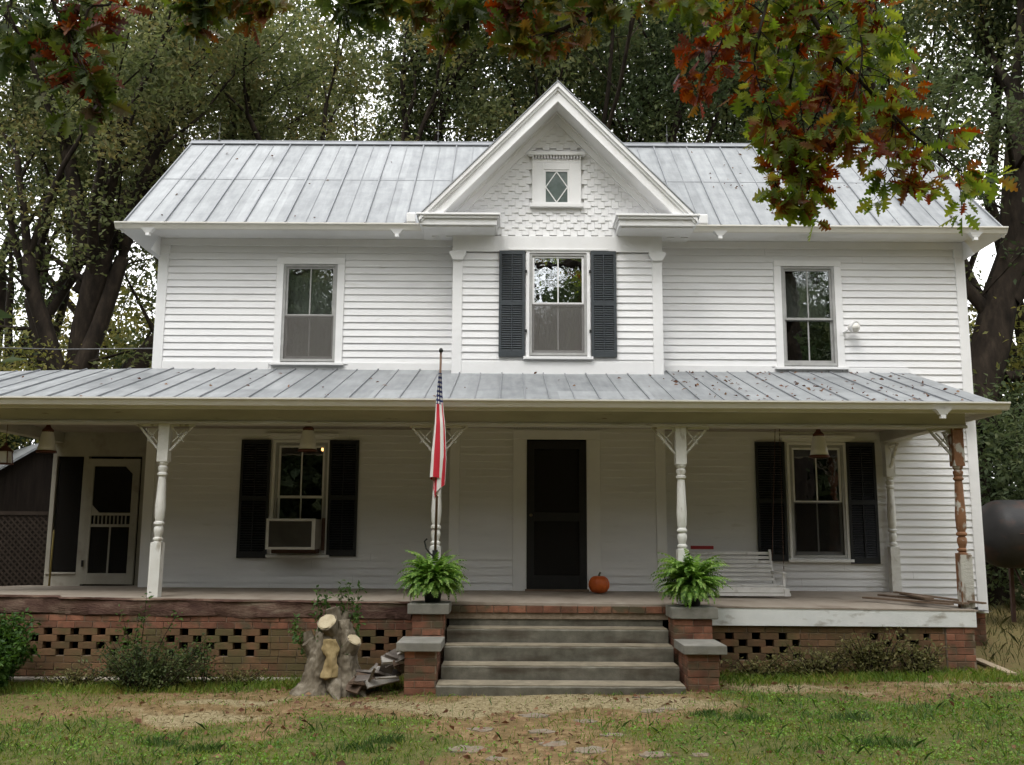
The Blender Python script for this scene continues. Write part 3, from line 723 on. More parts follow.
# ---------------- porch floor
def floor_piece(xs, ys, mt, th=.03, name='porch_floor'):
    V_ = [(x, y, fz(x, y)) for y in ys for x in xs]; n = len(xs)
    F_ = [(j*n+i, j*n+i+1, (j+1)*n+i+1, (j+1)*n+i) for j in range(len(ys)-1) for i in range(n-1)]
    m = MB(); m.add(V_, F_)
    b = len(m.v); m.add([(x, ys[0], fz(x, ys[0])-th) for x in xs] + [(x, ys[0], fz(x, ys[0])) for x in xs], [(i, i+1, n+i+1, n+i) for i in range(n-1)])
    return m.build(name, mt, house)
floor_piece(lin(XL, -1.0, 5), [-2.36, -1, 0], FLOORM); floor_piece(lin(-7.0, XL, 4), [-2.36, -1, 0], FLOORM); floor_piece(lin(-7.0, XL+.1, 4), [0.0, .4, .8], FLOORM)
floor_piece(lin(-1.0, 1.85, 4), [-2.32, -1, 0], FLOORM); floor_piece(lin(1.85, 5.235, 5), [-2.43, -1, 0], FLOORM, .018)
# rough slab edge on the left
m = MB(); n = 220; x = lin(-7.0, -1.12, n+1)
rows = []
for k, (dz, dy) in enumerate(((0, .0), (-.004, -.034), (-.022, -.042), (-.034, -.026), (-.10, -.030), (-.185, -.030), (-.205, -.012), (-.205, .15))):
    rows.append([(q, -2.34+dy + .012*math.sin(q*7+k)*random.uniform(.4, 1), fz(q, -2.34) - .002 + dz + .007*math.sin(q*5.3+k*1.3)*random.uniform(.3, 1)*(k > 0)) for q in x])
m.add([p for r_ in rows for p in r_], [(k*(n+1)+i, k*(n+1)+i+1, (k+1)*(n+1)+i+1, (k+1)*(n+1)+i) for k in range(len(rows)-1) for i in range(n)])
m.build('slab_edge', SLAB, house, smooth=True, angle=40)
# white rim board on the right
m = MB(); m.extr([(1.80, -2.425, .55), (5.215, -2.425, .545), (5.215, -2.425, fz(5.2, -2.4)-.019), (1.80, -2.425, fz(1.8, -2.4)-.019)], (0, .035, 0)); m.box(5.18, 5.214, -2.389, -.03, .545, .72)
m.build('rim_board', WBOARD, house, bevel=.004)
# brick course under the floor between the piers
m = MB(); x = -.74
while x < 1.74:
    w_ = random.choice((.19, .19, .2, .17)); m.box(x, min(x+w_-.008, 1.80), -2.33+random.uniform(-.006, .006), -2.20, .668, .745); x += w_
m.build('brick_header', BRICK, house, bevel=.006)
MB().box(-.9, 1.85, -2.31, -2.0, .60, .746).build('header_mortar', MORT, house)

# ---------------- brick foundation
def bricks(mb, mo, x0, x1, zt, rows, y, panels=(), zb=None, holes_rows=(2,3,4,5), L_=.20, H=.075, drop=0.0):
    for r_ in range(rows):
        z1 = zt - r_*H; z0 = z1 - H
        lat = r_ in holes_rows
        # solid courses and solid stretches
        def solid(a, b):
            x = a - (L_/2 if r_ % 2 else 0) 
            while x < b:
                p, q = max(x, a), min(x+L_, b)
                if q - p > .02: mb.box(p+.004, q-.004, y+random.uniform(-.004, .004), y+.10, z0+.004+random.uniform(-.0015, .0015), z1-.003)
                x += L_
        if not lat: solid(x0, x1); mo.box(x0, x1, y+.009, y+.09, z0, z1); continue
        cur = x0
        for (a, b) in panels:
            solid(cur, a); mo.box(cur, a, y+.009, y+.09, z0, z1)
            x = a - (.15 if r_ % 2 else 0)
            while x < b:
                p, q = max(x, a), min(x+.205, b)
                if q - p > .02: mb.box(p, q, y+random.uniform(-.004, .004), y+.10, z0+.0015, z1-.0015)
                x += .30
            cur = b
        solid(cur, x1); mo.box(cur, x1, y+.009, y+.09, z0, z1)
mb, mo = MB(), MB(); bricks(mb, mo, -7.0, -1.05, .625, 2, -2.355, holes_rows=()); fo = mb.build('foundation_wall', BRICK, house, bevel=.004); mo.build('mortar', MORT, fo)
mb, mo = MB(), MB(); bricks(mb, mo, -7.0, -1.05, .475, 9, -2.355, [(-6.9,-5.9),(-5.75,-4.18),(-3.92,-2.69),(-2.02,-1.18)], holes_rows=(0,1,2,3)); fo = mb.build('foundation_wall', BRICKM, house, bevel=.004); mo.build('mortar', MORT, fo)
mb, mo = MB(), MB(); bricks(mb, mo, 1.85, 4.87, .545, 8, -2.385, [(2.05,3.24),(3.97,4.70)], holes_rows=(1,2,3,4)); fo = mb.build('foundation_wall', BRICKM, house, bevel=.004); mo.build('mortar', MORT, fo)
for q in ((4.875, 5.195, .545, 8, -2.405), (5.9, 6.49, .515, 8, .02)): mb, mo = MB(), MB(); bricks(mb, mo, *q, holes_rows=()); fo = mb.build('foundation_pier', BRICK, house, bevel=.004); mo.build('mortar', MORT, fo)
# side walls of the crawl space, dark soil bank inside
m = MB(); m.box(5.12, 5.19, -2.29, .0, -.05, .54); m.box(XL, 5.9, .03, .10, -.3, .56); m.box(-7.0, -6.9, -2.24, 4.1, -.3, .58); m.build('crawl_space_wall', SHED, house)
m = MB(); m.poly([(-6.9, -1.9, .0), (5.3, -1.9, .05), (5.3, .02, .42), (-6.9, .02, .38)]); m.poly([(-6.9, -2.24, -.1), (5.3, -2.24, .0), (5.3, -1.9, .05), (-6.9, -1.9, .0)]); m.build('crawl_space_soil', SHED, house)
MB().box(6.4, 6.49, .12, 4.2, -.1, .515).build('foundation_wall', BRICK, house)

# ---------------- turned posts with lattice brackets
def turned(mb, x, y, z0, z1, lean=0.0, half=False):
    H = z1 - z0; s = .062
    def cx(z): return x + lean*(z - z1)
    mb.add([(cx(z)+a*s, y+b*s, z) for z in (z0, z0+.62) for a, b in ((-1,-1),(1,-1),(1,1),(-1,1))], [(0,3,2,1),(4,5,6,7),(0,1,5,4),(1,2,6,5),(2,3,7,6),(3,0,4,7)])
    mb.add([(cx(z)+a*s, y+b*s, z) for z in (z1-.44, z1) for a, b in ((-1,-1),(1,-1),(1,1),(-1,1))], [(0,3,2,1),(4,5,6,7),(0,1,5,4),(1,2,6,5),(2,3,7,6),(3,0,4,7)])
    a, b = z0+.62, z1-.44
    prof = [(.058,a),(.040,a+.012),(.058,a+.03),(.058,a+.045),(.038,a+.06),(.046,a+.09),(.056,a+.13),(.052,a+.17),(.036,a+.19),(.060,a+.205),(.060,a+.225),(.042,a+.245),
            (.054,a+.28),(.060,a+.42),(.056,a+.5*(b-a)),(.046,b-.22),(.040,b-.17),(.058,b-.155),(.058,b-.135),(.042,b-.12),(.056,b-.085),(.056,b-.06),(.040,b-.045),(.058,b-.02),(.056,b)]
    n = 20; base = len(mb.v)
    for r_, z in prof:
        for k in range(n):
            t_ = 2*math.pi*k/n; mb.v.append((cx(z)+r_*math.cos(t_), y+r_*math.sin(t_), z))
    for i in range(len(prof)-1):
        for k in range(n):
            a0 = base+i*n+k; a1 = base+i*n+(k+1) % n; mb.f.append((a0, a1, a1+n, a0+n))
def bracket(x, y, z1, s, mt, parent, ax='x', sz=.25):
    m = MB()
    def P(u, w): return (x + s*u, y, z1 - w) if ax == 'x' else (x, y + s*u, z1 - w)
    m.bar(P(.062, .012), P(.062+sz+.03, .012), .03, .022); m.bar(P(.075, .0), P(.075, .06), .03, .022, (0,1,0) if ax == 'x' else (1,0,0))
    a, b = P(.062, sz+.06), P(.062+sz, .02); m.bar(a, b, .03, .024)
    m.bar(P(.09, .05), P(.21, .20), .02, .013); m.bar(P(.235, .05), P(.09, .205), .02, .013)
    return m.build('bracket', mt, parent)
posts = [(-7.4+.85, 0, POSTP, (1,)), (-4.07, -.0, POSTP, (-1, 1)), (-.86, 0, POSTP, (-1, 1)), (1.98, 0, POSTP, (-1, 1)), (5.225, 0, BAREP, (-1,))]
leans = [0, -.010, -.010, 0, -.006]
for (x, _, mt, br), ln in zip(posts, leans):
    m = MB(); turned(m, x, -2.19, fz(x, -2.2)-.002, 2.80, -ln)
    p = m.build('porch_post', mt, house)
    me = p.data; me.polygons.foreach_set('use_smooth', [len(f.vertices) == 4 and abs(f.normal.z) < .999 for f in me.polygons])
    try: me.set_sharp_from_angle(angle=R(35))
    except Exception: pass
    for s in br: bracket(x, -2.19, 2.80, s, mt if mt != BAREP else OLDP, p)
    if mt == BAREP:
        q_ = MB(); q_.box(x-.066, x+.066, -2.256, -2.124, fz(x, -2.2), fz(x, -2.2)+.60); q_.build('post_base', mat('flaking_base_paint', [(.42,.41,.37),(.54,.53,.48)], 9, .85, .6, 50, second=((.17,.12,.08), 8, .50, .60, (1,1,.4))), p)
    if mt == BAREP: bracket(x, -2.19, 2.80, 1, OLDP, p, 'y')
m = MB(); turned(m, 5.235, -.10, .785, 2.80); p = m.build('porch_post', POSTP, house, smooth=True, angle=35); bracket(5.235, -.10, 2.80, -1, POSTP, p, 'y')

# ---------------- left wing: screened back porch
WY = 0.7
def wsc(m):
    m.v = [(v[0]*.916, v[1], 1.55+(v[2]-1.55)*.916) for v in m.v]; return m
wing = MB(); 
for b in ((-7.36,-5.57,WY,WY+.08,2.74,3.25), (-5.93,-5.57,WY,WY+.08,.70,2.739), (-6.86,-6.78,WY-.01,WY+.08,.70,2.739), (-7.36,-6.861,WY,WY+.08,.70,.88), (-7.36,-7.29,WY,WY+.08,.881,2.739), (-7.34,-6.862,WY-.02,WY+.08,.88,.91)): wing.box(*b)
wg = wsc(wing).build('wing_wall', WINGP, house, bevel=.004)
m = MB(); m.box(-8.5,-5.57,WY+2.4,WY+2.5,.3,3.25); m.box(-7.36,-7.28,WY+.09,WY+2.4,.6,3.25); m.box(-7.36,-5.57,WY+.09,WY+2.4,.6,.68); m.box(-7.36,-5.57,WY+.09,WY+2.4,3.2,3.26); wsc(m).build('wing_interior', SHED, house)
wsc(MB().poly([(-7.29, WY+.04, .91), (-6.86, WY+.04, .91), (-6.86, WY+.04, 2.74), (-7.29, WY+.04, 2.74)])).build('insect_screen', SCREEND, wg)
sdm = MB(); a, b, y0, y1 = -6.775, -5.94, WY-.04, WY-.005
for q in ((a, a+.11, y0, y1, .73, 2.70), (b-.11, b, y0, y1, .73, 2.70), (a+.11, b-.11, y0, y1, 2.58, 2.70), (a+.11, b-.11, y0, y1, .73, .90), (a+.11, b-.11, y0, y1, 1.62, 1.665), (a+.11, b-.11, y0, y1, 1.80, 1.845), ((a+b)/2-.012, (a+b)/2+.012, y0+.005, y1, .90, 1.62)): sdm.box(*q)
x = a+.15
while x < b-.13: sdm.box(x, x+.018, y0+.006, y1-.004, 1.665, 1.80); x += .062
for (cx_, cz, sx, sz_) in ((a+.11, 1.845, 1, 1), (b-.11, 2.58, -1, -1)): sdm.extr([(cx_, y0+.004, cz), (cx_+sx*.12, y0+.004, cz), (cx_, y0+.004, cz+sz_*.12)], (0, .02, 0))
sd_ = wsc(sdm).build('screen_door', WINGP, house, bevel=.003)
wsc(MB().box(a+.11, b-.11, y1-.012, y1-.010, .90, 2.58)).build('door_screen', SCREEND, sd_)
wsc(MB().box(a+.02, a+.04, y0-.03, y0, 1.0, 1.10)).build('handle', BLACK, sd_)
# two lightning rods and one on the gable
for px, y_ in ((219, 2.08), (438, 2.08), (667, 2.08)):
    p = at(px, 143, y_); m = MB(); m.tube([(p.x, y_, RZ), (p.x, y_, RZ+.36)], [.006, .003], 6); m.lathe([(.0,.0),(.018,.008),(.022,.02),(.014,.034),(0,.038)], (p.x, y_, RZ+.16), 10, False)
    m.box(p.x-.02, p.x+.02, y_-.02, y_+.02, RZ+.045, RZ+.055); m.build('lightning_rod', WIRE, house)
m = MB(); m.tube([(CX, -.6, GA), (CX, -.6, GA+.16)], [.006, .003], 6); m.build('lightning_rod', WIRE, house)

# ================================================================== FRONT STEPS
steps = empty('front_steps', (.52, -3.0, 0), 0, 'flight of five weathered concrete steps between stepped brick piers', 'steps')
so_ = Vector((.52, -3.0, 0))
def rel(m, o=so_):
    m.v = [(v[0]-o[0], v[1]-o[1], v[2]-o[2]) for v in m.v]; return m
sy = [-2.30, -2.62, -2.92, -3.26, -3.62]; szt = [.662, .515, .365, .205, .062]
xl = [-.695, -.70, -.705, -.71, -.735]; xr = [1.72, 1.73, 1.735, 1.735, 1.735]
for i in range(5):
    m = MB(); n = 24; z0 = szt[i+1]-.01 if i < 4 else -.08
    yb = sy[i-1]-.002 if i else -2.25
    xs = lin(xl[i], xr[i], n+1)
    fr_, tp, bk = [], [], []
    for k, x in enumerate(xs):
        e = random.uniform(-.004, .004); ez = random.uniform(-.003, .002)
        fr_.append((x, sy[i]+.012, z0)); tp.append((x, sy[i]+e, szt[i]-.012+ez)); bk.append((x, yb, szt[i]+.006))
    # nosing chamfer, sides
    nn = [(x, y+.012, szt[i]+random.uniform(-.002, .002)) for (x, y, z) in tp]
    allr = [fr_, tp, nn, bk]; 
    m.add([p for r_ in allr for p in r_], [(k*(n+1)+q, k*(n+1)+q+1, (k+1)*(n+1)+q+1, (k+1)*(n+1)+q) for k in range(3) for q in range(n)])
    for e_ in (0, n): m.add([fr_[e_], tp[e_], nn[e_], bk[e_], (bk[e_][0], yb, z0)], [(0,1,2,3,4)])
    st = rel(m).build('step', CONC, steps)
    m = MB(); m.box(xl[i]+.004, xr[i]-.004, sy[i]+.02, yb-.003 if i else yb, szt[i]-.01, szt[i]+.0095); rel(m).build('tread', TREAD, st)
def pier(x0, x1, yf, yb, z0, z1, cx0, cx1, cyf, cz1, th=.095):
    mb, mo = MB(), MB(); rows = int(round((z1-z0)/.075)); H = (z1-z0)/rows
    for r_ in range(rows):
        za, zb_ = z0+r_*H, z0+(r_+1)*H
        x = x0 - (.1 if r_ % 2 else 0)
        while x < x1-.01:
            p, q = max(x, x0), min(x+.205, x1)
            if q-p > .02: mb.box(p+(.004 if p > x0 else 0), q-(.004 if q < x1 else 0), yf+random.uniform(-.004, .004), yf+.1, za+.004, zb_-.004)
            x += .205
        y = yf+.105 - (.1 if r_ % 2 else 0)
        while y < yb:
            p, q = max(y, yf+.105), min(y+.205, yb)
            if q-p > .02:
                mb.box(x0, x0+.09, p, q-.008, za+.004, zb_-.004); mb.box(x1-.09, x1, p, q-.008, za+.004, zb_-.004)
            y += .205
    mo.box(x0+.008, x1-.008, yf+.008, yb, z0, z1)
    pr = rel(mb).build('brick_pier', BRICK, steps, bevel=.004); rel(mo).build('mortar', MORT, pr)
    m = MB(); m.box(cx0, cx1, cyf, yb-.02, z1+.001, cz1)
    rel(m).build('cap', CONCL, pr, bevel=.008)
pier(-1.07, -.745, -3.44, -2.87, -.06, .372, -1.15, -.70, -3.5, .462)
pier(-1.06, -.72, -2.84, -2.38, -.06, .690, -1.11, -.665, -2.88, .800)
pier(1.79, 2.11, -3.44, -2.87, -.02, .358, 1.745, 2.18, -3.5, .450)
pier(1.76, 2.17, -2.84, -2.44, -.02, .655, 1.73, 2.23, -2.88, .775)

# ================================================================== THINGS ON AND AROUND THE PORCH
def thing(name, label, cat, loc, rz=0, group=None): return empty(name, loc, rz, label, cat, group)

# pendant lamps
def pendant(x, y, ztop, label, shade_z=2.60):
    t = thing('porch_lamp', label, 'lamp', (x, y, ztop), 0, 'bell shaped lamps hanging along the porch ceiling')
    K = lambda pr: [(a*1.45, b*1.45) for a, b in pr]
    m = MB(); m.tube([(0,0,0), (0,0,shade_z+.16-ztop)], .004, 6); m.build('chain', COPPER, t)
    z = shade_z - ztop
    MB().lathe(K([(.012,.17),(.02,.15),(.022,.14),(.050,.112),(.048,.092)]), (0,0,z), 18).build('lamp_cap', COPPER, t, smooth=True, angle=40)
    MB().lathe(K([(.048,.094),(.058,.05),(.070,-.02),(.080,-.072),(.077,-.072),(.066,-.02),(.053,.05),(.043,.09)]), (0,0,z), 22, False).build('lamp_shade', LAMPG, t, smooth=True)
    MB().lathe(K([(.081,-.072),(.087,-.080),(.085,-.092),(.074,-.092)]), (0,0,z), 22, False).build('lamp_rim', COPPER, t, smooth=True)
    return t
p = at(308, 442, -1.2); pendant(p.x, -1.2, 2.984, 'bell shaped glass porch lamp hanging before the window with the air conditioner', p.z+.01)
p = at(819, 447, -1.2); pendant(p.x, -1.2, 2.984, 'bell shaped glass porch lamp hanging before the right hand porch window', p.z)
p = at(47, 444, -1.0); pendant(p.x, -1.0, 2.984, 'bell shaped glass porch lamp at the far left end of the porch', p.z+.02)
p = at(5, 455, -1.6)
t = thing('lantern', 'small four sided copper lantern hanging at the left edge of the porch', 'lantern', (p.x, -1.6, p.z))
m = MB(); m.add([(a*s, b*s, z) for s, z in ((.075, .045), (.012, .12)) for a, b in ((-1,-1),(1,-1),(1,1),(-1,1))], [(0,3,2,1),(4,5,6,7),(0,1,5,4),(1,2,6,5),(2,3,7,6),(3,0,4,7)])
m.tube([(0,0,.12),(0,0,.15)], .02, 8); m.tube([(0,0,.15),(0,0,2.984-p.z)], .004, 6)
for a, b in ((-1,-1),(1,-1),(1,1),(-1,1)): m.bar((a*.058,b*.058,.045), (a*.068,b*.068,-.10), .010, .010)
m.box(-.078,.078,-.078,.078,-.115,-.10); m.build('lantern_cage', COPPER, t)
m = MB(); m.add([(a*s, b*s, z) for s, z in ((.062,-.099), (.053,.044)) for a, b in ((-1,-1),(1,-1),(1,1),(-1,1))], [(0,1,5,4),(1,2,6,5),(2,3,7,6),(3,0,4,7)]); m.build('lantern_glass', LAMPG, t)
# bulb glowing in the window
p = at(325, 449, .35)
t = thing('light_bulb', 'small lit bulb glowing in the window above the air conditioner', 'bulb', (p.x-.02, .35, p.z))
EM = bpy.data.materials.new('bulb_glow'); EM.use_nodes = True; e = EM.node_tree.nodes['Principled BSDF']; e.inputs['Emission Color'].default_value = (1,.50,.14,1); e.inputs['Emission Strength'].default_value = 11; e.inputs['Base Color'].default_value = (.8,.5,.2,1)
MB().lathe([(.001,-.035),(.022,-.028),(.031,-.005),(.026,.018),(.014,.036),(.012,.045)], (0,0,0), 14).build('bulb_glass', EM, t, smooth=True)
MB().tube([(0,0,.045),(0,0,3.29-p.z)], .010, 8).build('socket', BLACK, t)

# air conditioner
t = thing('air_conditioner', 'beige window air conditioner jutting from the left porch window', 'air conditioner', (-2.94, -.05, 1.53))
m = MB(); w, h, d = .325, .20, .42
m.box(-w, w, -d, .12, -h, h); body = m.build('housing', ACM, t, bevel=.008)
m = MB(); m.box(-w-.004, -w+.035, -d-.02, -d-.001, -h-.004, h+.004); m.box(w-.045, w+.004, -d-.02, -d-.001, -h-.004, h+.004); m.box(-w+.035, w-.045, -d-.019, -d-.001, h-.03, h+.004); m.box(-w+.035, w-.045, -d-.019, -d-.001, -h-.004, -h+.03)
m.build('face_frame', mat('ac_bezel', [(.50,.48,.43),(.58,.56,.50)], 5, .6), t, bevel=.004)
m = MB(); z = -h+.034
while z < h-.035: m.obox((-.005, -d-.006, z), (2*w-.085, .012, .003), (R(25),0,0)); z += .011
m.build('grille', ACG, t)
m = MB(); m.box(w+.004, w+.05, .0, .02, -h-.02, h+.02); m.box(-w+.02, w-.02, -.2, .0, -h-.06, -h-.002); m.build('side_panel', RUST, t)
# thin rail on the porch ceiling and swing
p = at(806, 431, -.9)
m = MB(); m.tube([(-.5, 0, 0), (.62, 0, .0)], .012, 8); o = m.build('hanging_rod', RUST, None, loc=(4.0, -1.5, 2.93)); tag(o, 'thin dark rod fixed under the porch ceiling near the right window', 'rod')
t = thing('porch_swing', 'white slatted wooden porch swing hanging low behind the right fern', 'swing', (2.86, -.85, .80))
hw = .58
m = MB()
for i in range(7):
    z = .14+.055*i+.03; y = .16+.045*i*.75
    m.obox((0, y, z+.012), (2*hw-.02, .012, .040), (R(-16),0,0))
m.build('backrest', SWINGM, t, bevel=.003)
m = MB()
for i in range(7): m.obox((0, -.30+.068*i, .115+.002*abs(i-3)), (2*hw-.02, .055, .016))
m.obox((0, -.345, .075), (2*hw-.02, .016, .065)); m.obox((0, -.36, .018), (2*hw+.10, .03, .035))
m.build('seat', SWINGM, t, bevel=.003)
for s in (-1, 1):
    m = MB(); m.obox((s*(hw-.01), -.05, .28), (.055, .56, .02)); m.obox((s*(hw-.01), -.29, .155), (.032, .03, .24)); m.obox((s*(hw-.01), .02, .075), (.03, .62, .05)); m.bar((s*(hw-.008), .17, .08), (s*(hw-.008), .36, .56), .03, .035); m.obox((s*(hw+.0), -.36, .045), (.06,.06,.09))
    m.build('armrest', SWINGM, t, bevel=.003)
for s, yy in ((1, -.27), (1, .30)):
    m = MB(); a = Vector((s*(hw+.0), yy, .30)); b = Vector((s*(hw+.06), yy*.35, 2.184)); n = 60
    for i in range(n):
        q0 = a.lerp(b, i/n); q1 = a.lerp(b, (i+1.1)/n); m.bar(q0, q1, .010 if i % 2 else .003, .003 if i % 2 else .010)
    m.build('chain', RUST, t)
m = MB(); m.box(-.15, .15, -.015, .015, -.022, .022); p = at(703, 550, -.6); o = m.build('red_bar', REDM, None, bevel=.003, loc=(p.x, -.54, 1.385)); tag(o, 'short dark red bar lying along the top of the porch swing back', 'bar')

# pumpkin
t = thing('pumpkin', 'round orange pumpkin sitting on the porch beside the front door', 'pumpkin', (1.145, -.72, fz(1.1, -.72)))
m = MB(); n, k = 60, 14; V_ = []
for j in range(k+1):
    ph = -math.pi/2 + math.pi*j/k
    for i in range(n):
        a = 2*math.pi*i/n; rib = 1 - .075*abs(math.cos(a*5.5))**3*math.cos(ph)**.4 if math.cos(ph) > 0 else 1
        r_ = .138*math.cos(ph)**.82*rib if math.cos(ph) > 1e-6 else .002
        V_.append((r_*math.cos(a), r_*math.sin(a), .118 + .118*math.sin(ph)*(1-.10*math.exp(-(r_/.05)**2))))
F_ = [(j*n+i, j*n+(i+1) % n, (j+1)*n+(i+1) % n, (j+1)*n+i) for j in range(k) for i in range(n)]
m.add(V_, F_); m.build('rind', PUMP, t, smooth=True)
MB().tube([(0,0,.215),(.004,0,.245),(.02,.0,.275)], [.020,.012,.014], 8).build('stem', PSTEM, t, smooth=True)

# floodlight / round white fixture upstairs
p = at(854, 327, -.14)
t = thing('outdoor_light', 'small round white fixture on a bracket right of the upstairs window', 'light', (p.x, -.14, p.z))
MB().tube([(-.01,.0,0),(.01,-.035,-.01)], [.075,.085], 20).build('lamp_head', WHITE, t, smooth=True, angle=40)
MB().lathe([(.001,-.085),(.05,-.07),(.078,-.03),(.085,.0),(.06,.04),(.02,.06),(.001,.065)], (0,0,0), 18, False).build('lamp_head', CREAM, t, smooth=True)
m = MB(); m.tube([(-.06,.02,-.02),(-.10,.06,-.05),(-.13,.125,-.06)], .012, 8); m.box(-.17,-.10,.10,.122,-.10,-.02); m.build('bracket', WHITE, t)
m = MB(); m.tube([(-.13,.115,-.10),(-.14,.115,-.3),(-.15,.11,-.62)], .004, 6); m.build('cable', WIRE, t)

# flag
t = thing('flag', 'limp striped flag with a starry blue corner on a leaning pole by the porch post', 'flag', (-.87, -2.26, 1.36))
tp = at(441, 351, -3.05) - Vector((-.87, -2.26, 1.36))
m = MB(); m.tube([Vector((0,0,-.05)), tp*.5, tp], [.016,.014,.012], 10); m.build('pole', POLEM, t, smooth=True)
m = MB(); m.lathe([(.0,-.02),(.02,-.012),(.024,.01),(.014,.03),(0,.036)], tp, 10, False); m.build('finial', BLACK, t, smooth=True)
m = MB(); m.box(-.03,.03,-.03,.06,-.10,.0); m.tube([(0,-.02,-.08),(-.05,-.06,-.04),(-.10,-.06,.02),(-.12,-.05,.10),(-.09,-.05,.13)], .010, 8); m.build('pole_holder', BLACK, t)
FM = bpy.data.materials.new('flag_cloth'); FM.use_nodes = True; q = FM.node_tree; N = q.nodes; L = q.links; bs = N['Principled BSDF']; bs.inputs['Roughness'].default_value = .85
uvn = N.new('ShaderNodeUVMap'); uvn.uv_map = 'UVMap'; sp = N.new('ShaderNodeSeparateXYZ'); L.new(uvn.outputs[0], sp.inputs[0])
def M(op, a, b=None, c=None):
    z = N.new('ShaderNodeMath'); z.operation = op
    for i, v in enumerate((a, b, c)):
        if v is None: continue
        if isinstance(v, (int, float)): z.inputs[i].default_value = v
        else: L.new(v, z.inputs[i])
    return z.outputs[0]
st = M('LESS_THAN', M('FRACT', M('ADD', M('MULTIPLY', sp.outputs[0], 8.5), M('MULTIPLY', sp.outputs[1], .5))), .5)     # 13 stripes over the hoist
mx = N.new('ShaderNodeMix'); mx.data_type = 'RGBA'; L.new(st, mx.inputs[0]); mx.inputs[6].default_value = (.75,.73,.70,1); mx.inputs[7].default_value = (.52,.018,.035,1)
can = M('LESS_THAN', M('ADD', sp.outputs[1], M('MULTIPLY', sp.outputs[0], .05)), .30)
sx = M('SUBTRACT', M('FRACT', M('MULTIPLY', sp.outputs[0], 17)), .5); sy_ = M('SUBTRACT', M('FRACT', M('MULTIPLY', sp.outputs[1], 24)), .5)
star = M('LESS_THAN', M('ADD', M('MULTIPLY', sx, sx), M('MULTIPLY', sy_, sy_)), .09)
m2 = N.new('ShaderNodeMix'); m2.data_type = 'RGBA'; L.new(star, m2.inputs[0]); m2.inputs[6].default_value = (.018,.025,.11,1); m2.inputs[7].default_value = (.75,.75,.75,1)
m3 = N.new('ShaderNodeMix'); m3.data_type = 'RGBA'; L.new(can, m3.inputs[0]); L.new(mx.outputs[2], m3.inputs[6]); L.new(m2.outputs[2], m3.inputs[7]); L.new(m3.outputs[2], bs.inputs['Base Color'])
# the cloth hangs from the upper pole: hoist runs down the pole, the fly has dropped and gathered in folds
nu, nv = 56, 46; V_ = []; UV = []
org = Vector((-.87, -2.26, 1.36))
for j in range(nv+1):
    v = j/nv                        # 0 at the top of the drape, 1 at the hem
    for i in range(nu+1):
        u = i/nu
        zt = 3.30 - 0.0; zb = 1.84 + .22*abs(math.sin(u*5.2+.6)) + .12*(1-u)
        z = zt + (zb - zt)*v
        width = .018 + .060*min(1, v*1.3)**1.1
        ph = u*math.pi*5.0 + 1.4*v
        cxx = (-.815 + .020*math.sin(v*3.1) + .012*v) ; cyy = -2.90 + .02*v
        x = cxx + width*math.cos(ph)*(.80+.2*math.sin(u*9)) + (u-.5)*.045*v
        y = cyy + width*.9*math.sin(ph*.97) + .03*(u-.5)
        # keep it round the pole while the pole is inside the drape
        if z - org.z > 0:
            kk = (z - org.z)/tp.z; py_ = org.y + tp.y*kk; px_ = org.x + tp.x*kk; wgt = max(0, min(1, (z-2.75)/.45)); x = x*(1-wgt) + (px_ + (x-cxx)*1.0)*wgt; y = y*(1-wgt) + (py_-.01 + (y-cyy)*1.0)*wgt
        V_.append((x-org.x, y-org.y, z-org.z)); UV.append((u, v))
F_ = [(j*(nu+1)+i, j*(nu+1)+i+1, (j+1)*(nu+1)+i+1, (j+1)*(nu+1)+i) for j in range(nv) for i in range(nu)]
m = MB(); m.add(V_, F_); o = m.build('cloth', FM, t, smooth=True)
ul = o.data.uv_layers.new(name='UVMap')
for lp in o.data.loops: ul.data[lp.index].uv = UV[lp.vertex_index]

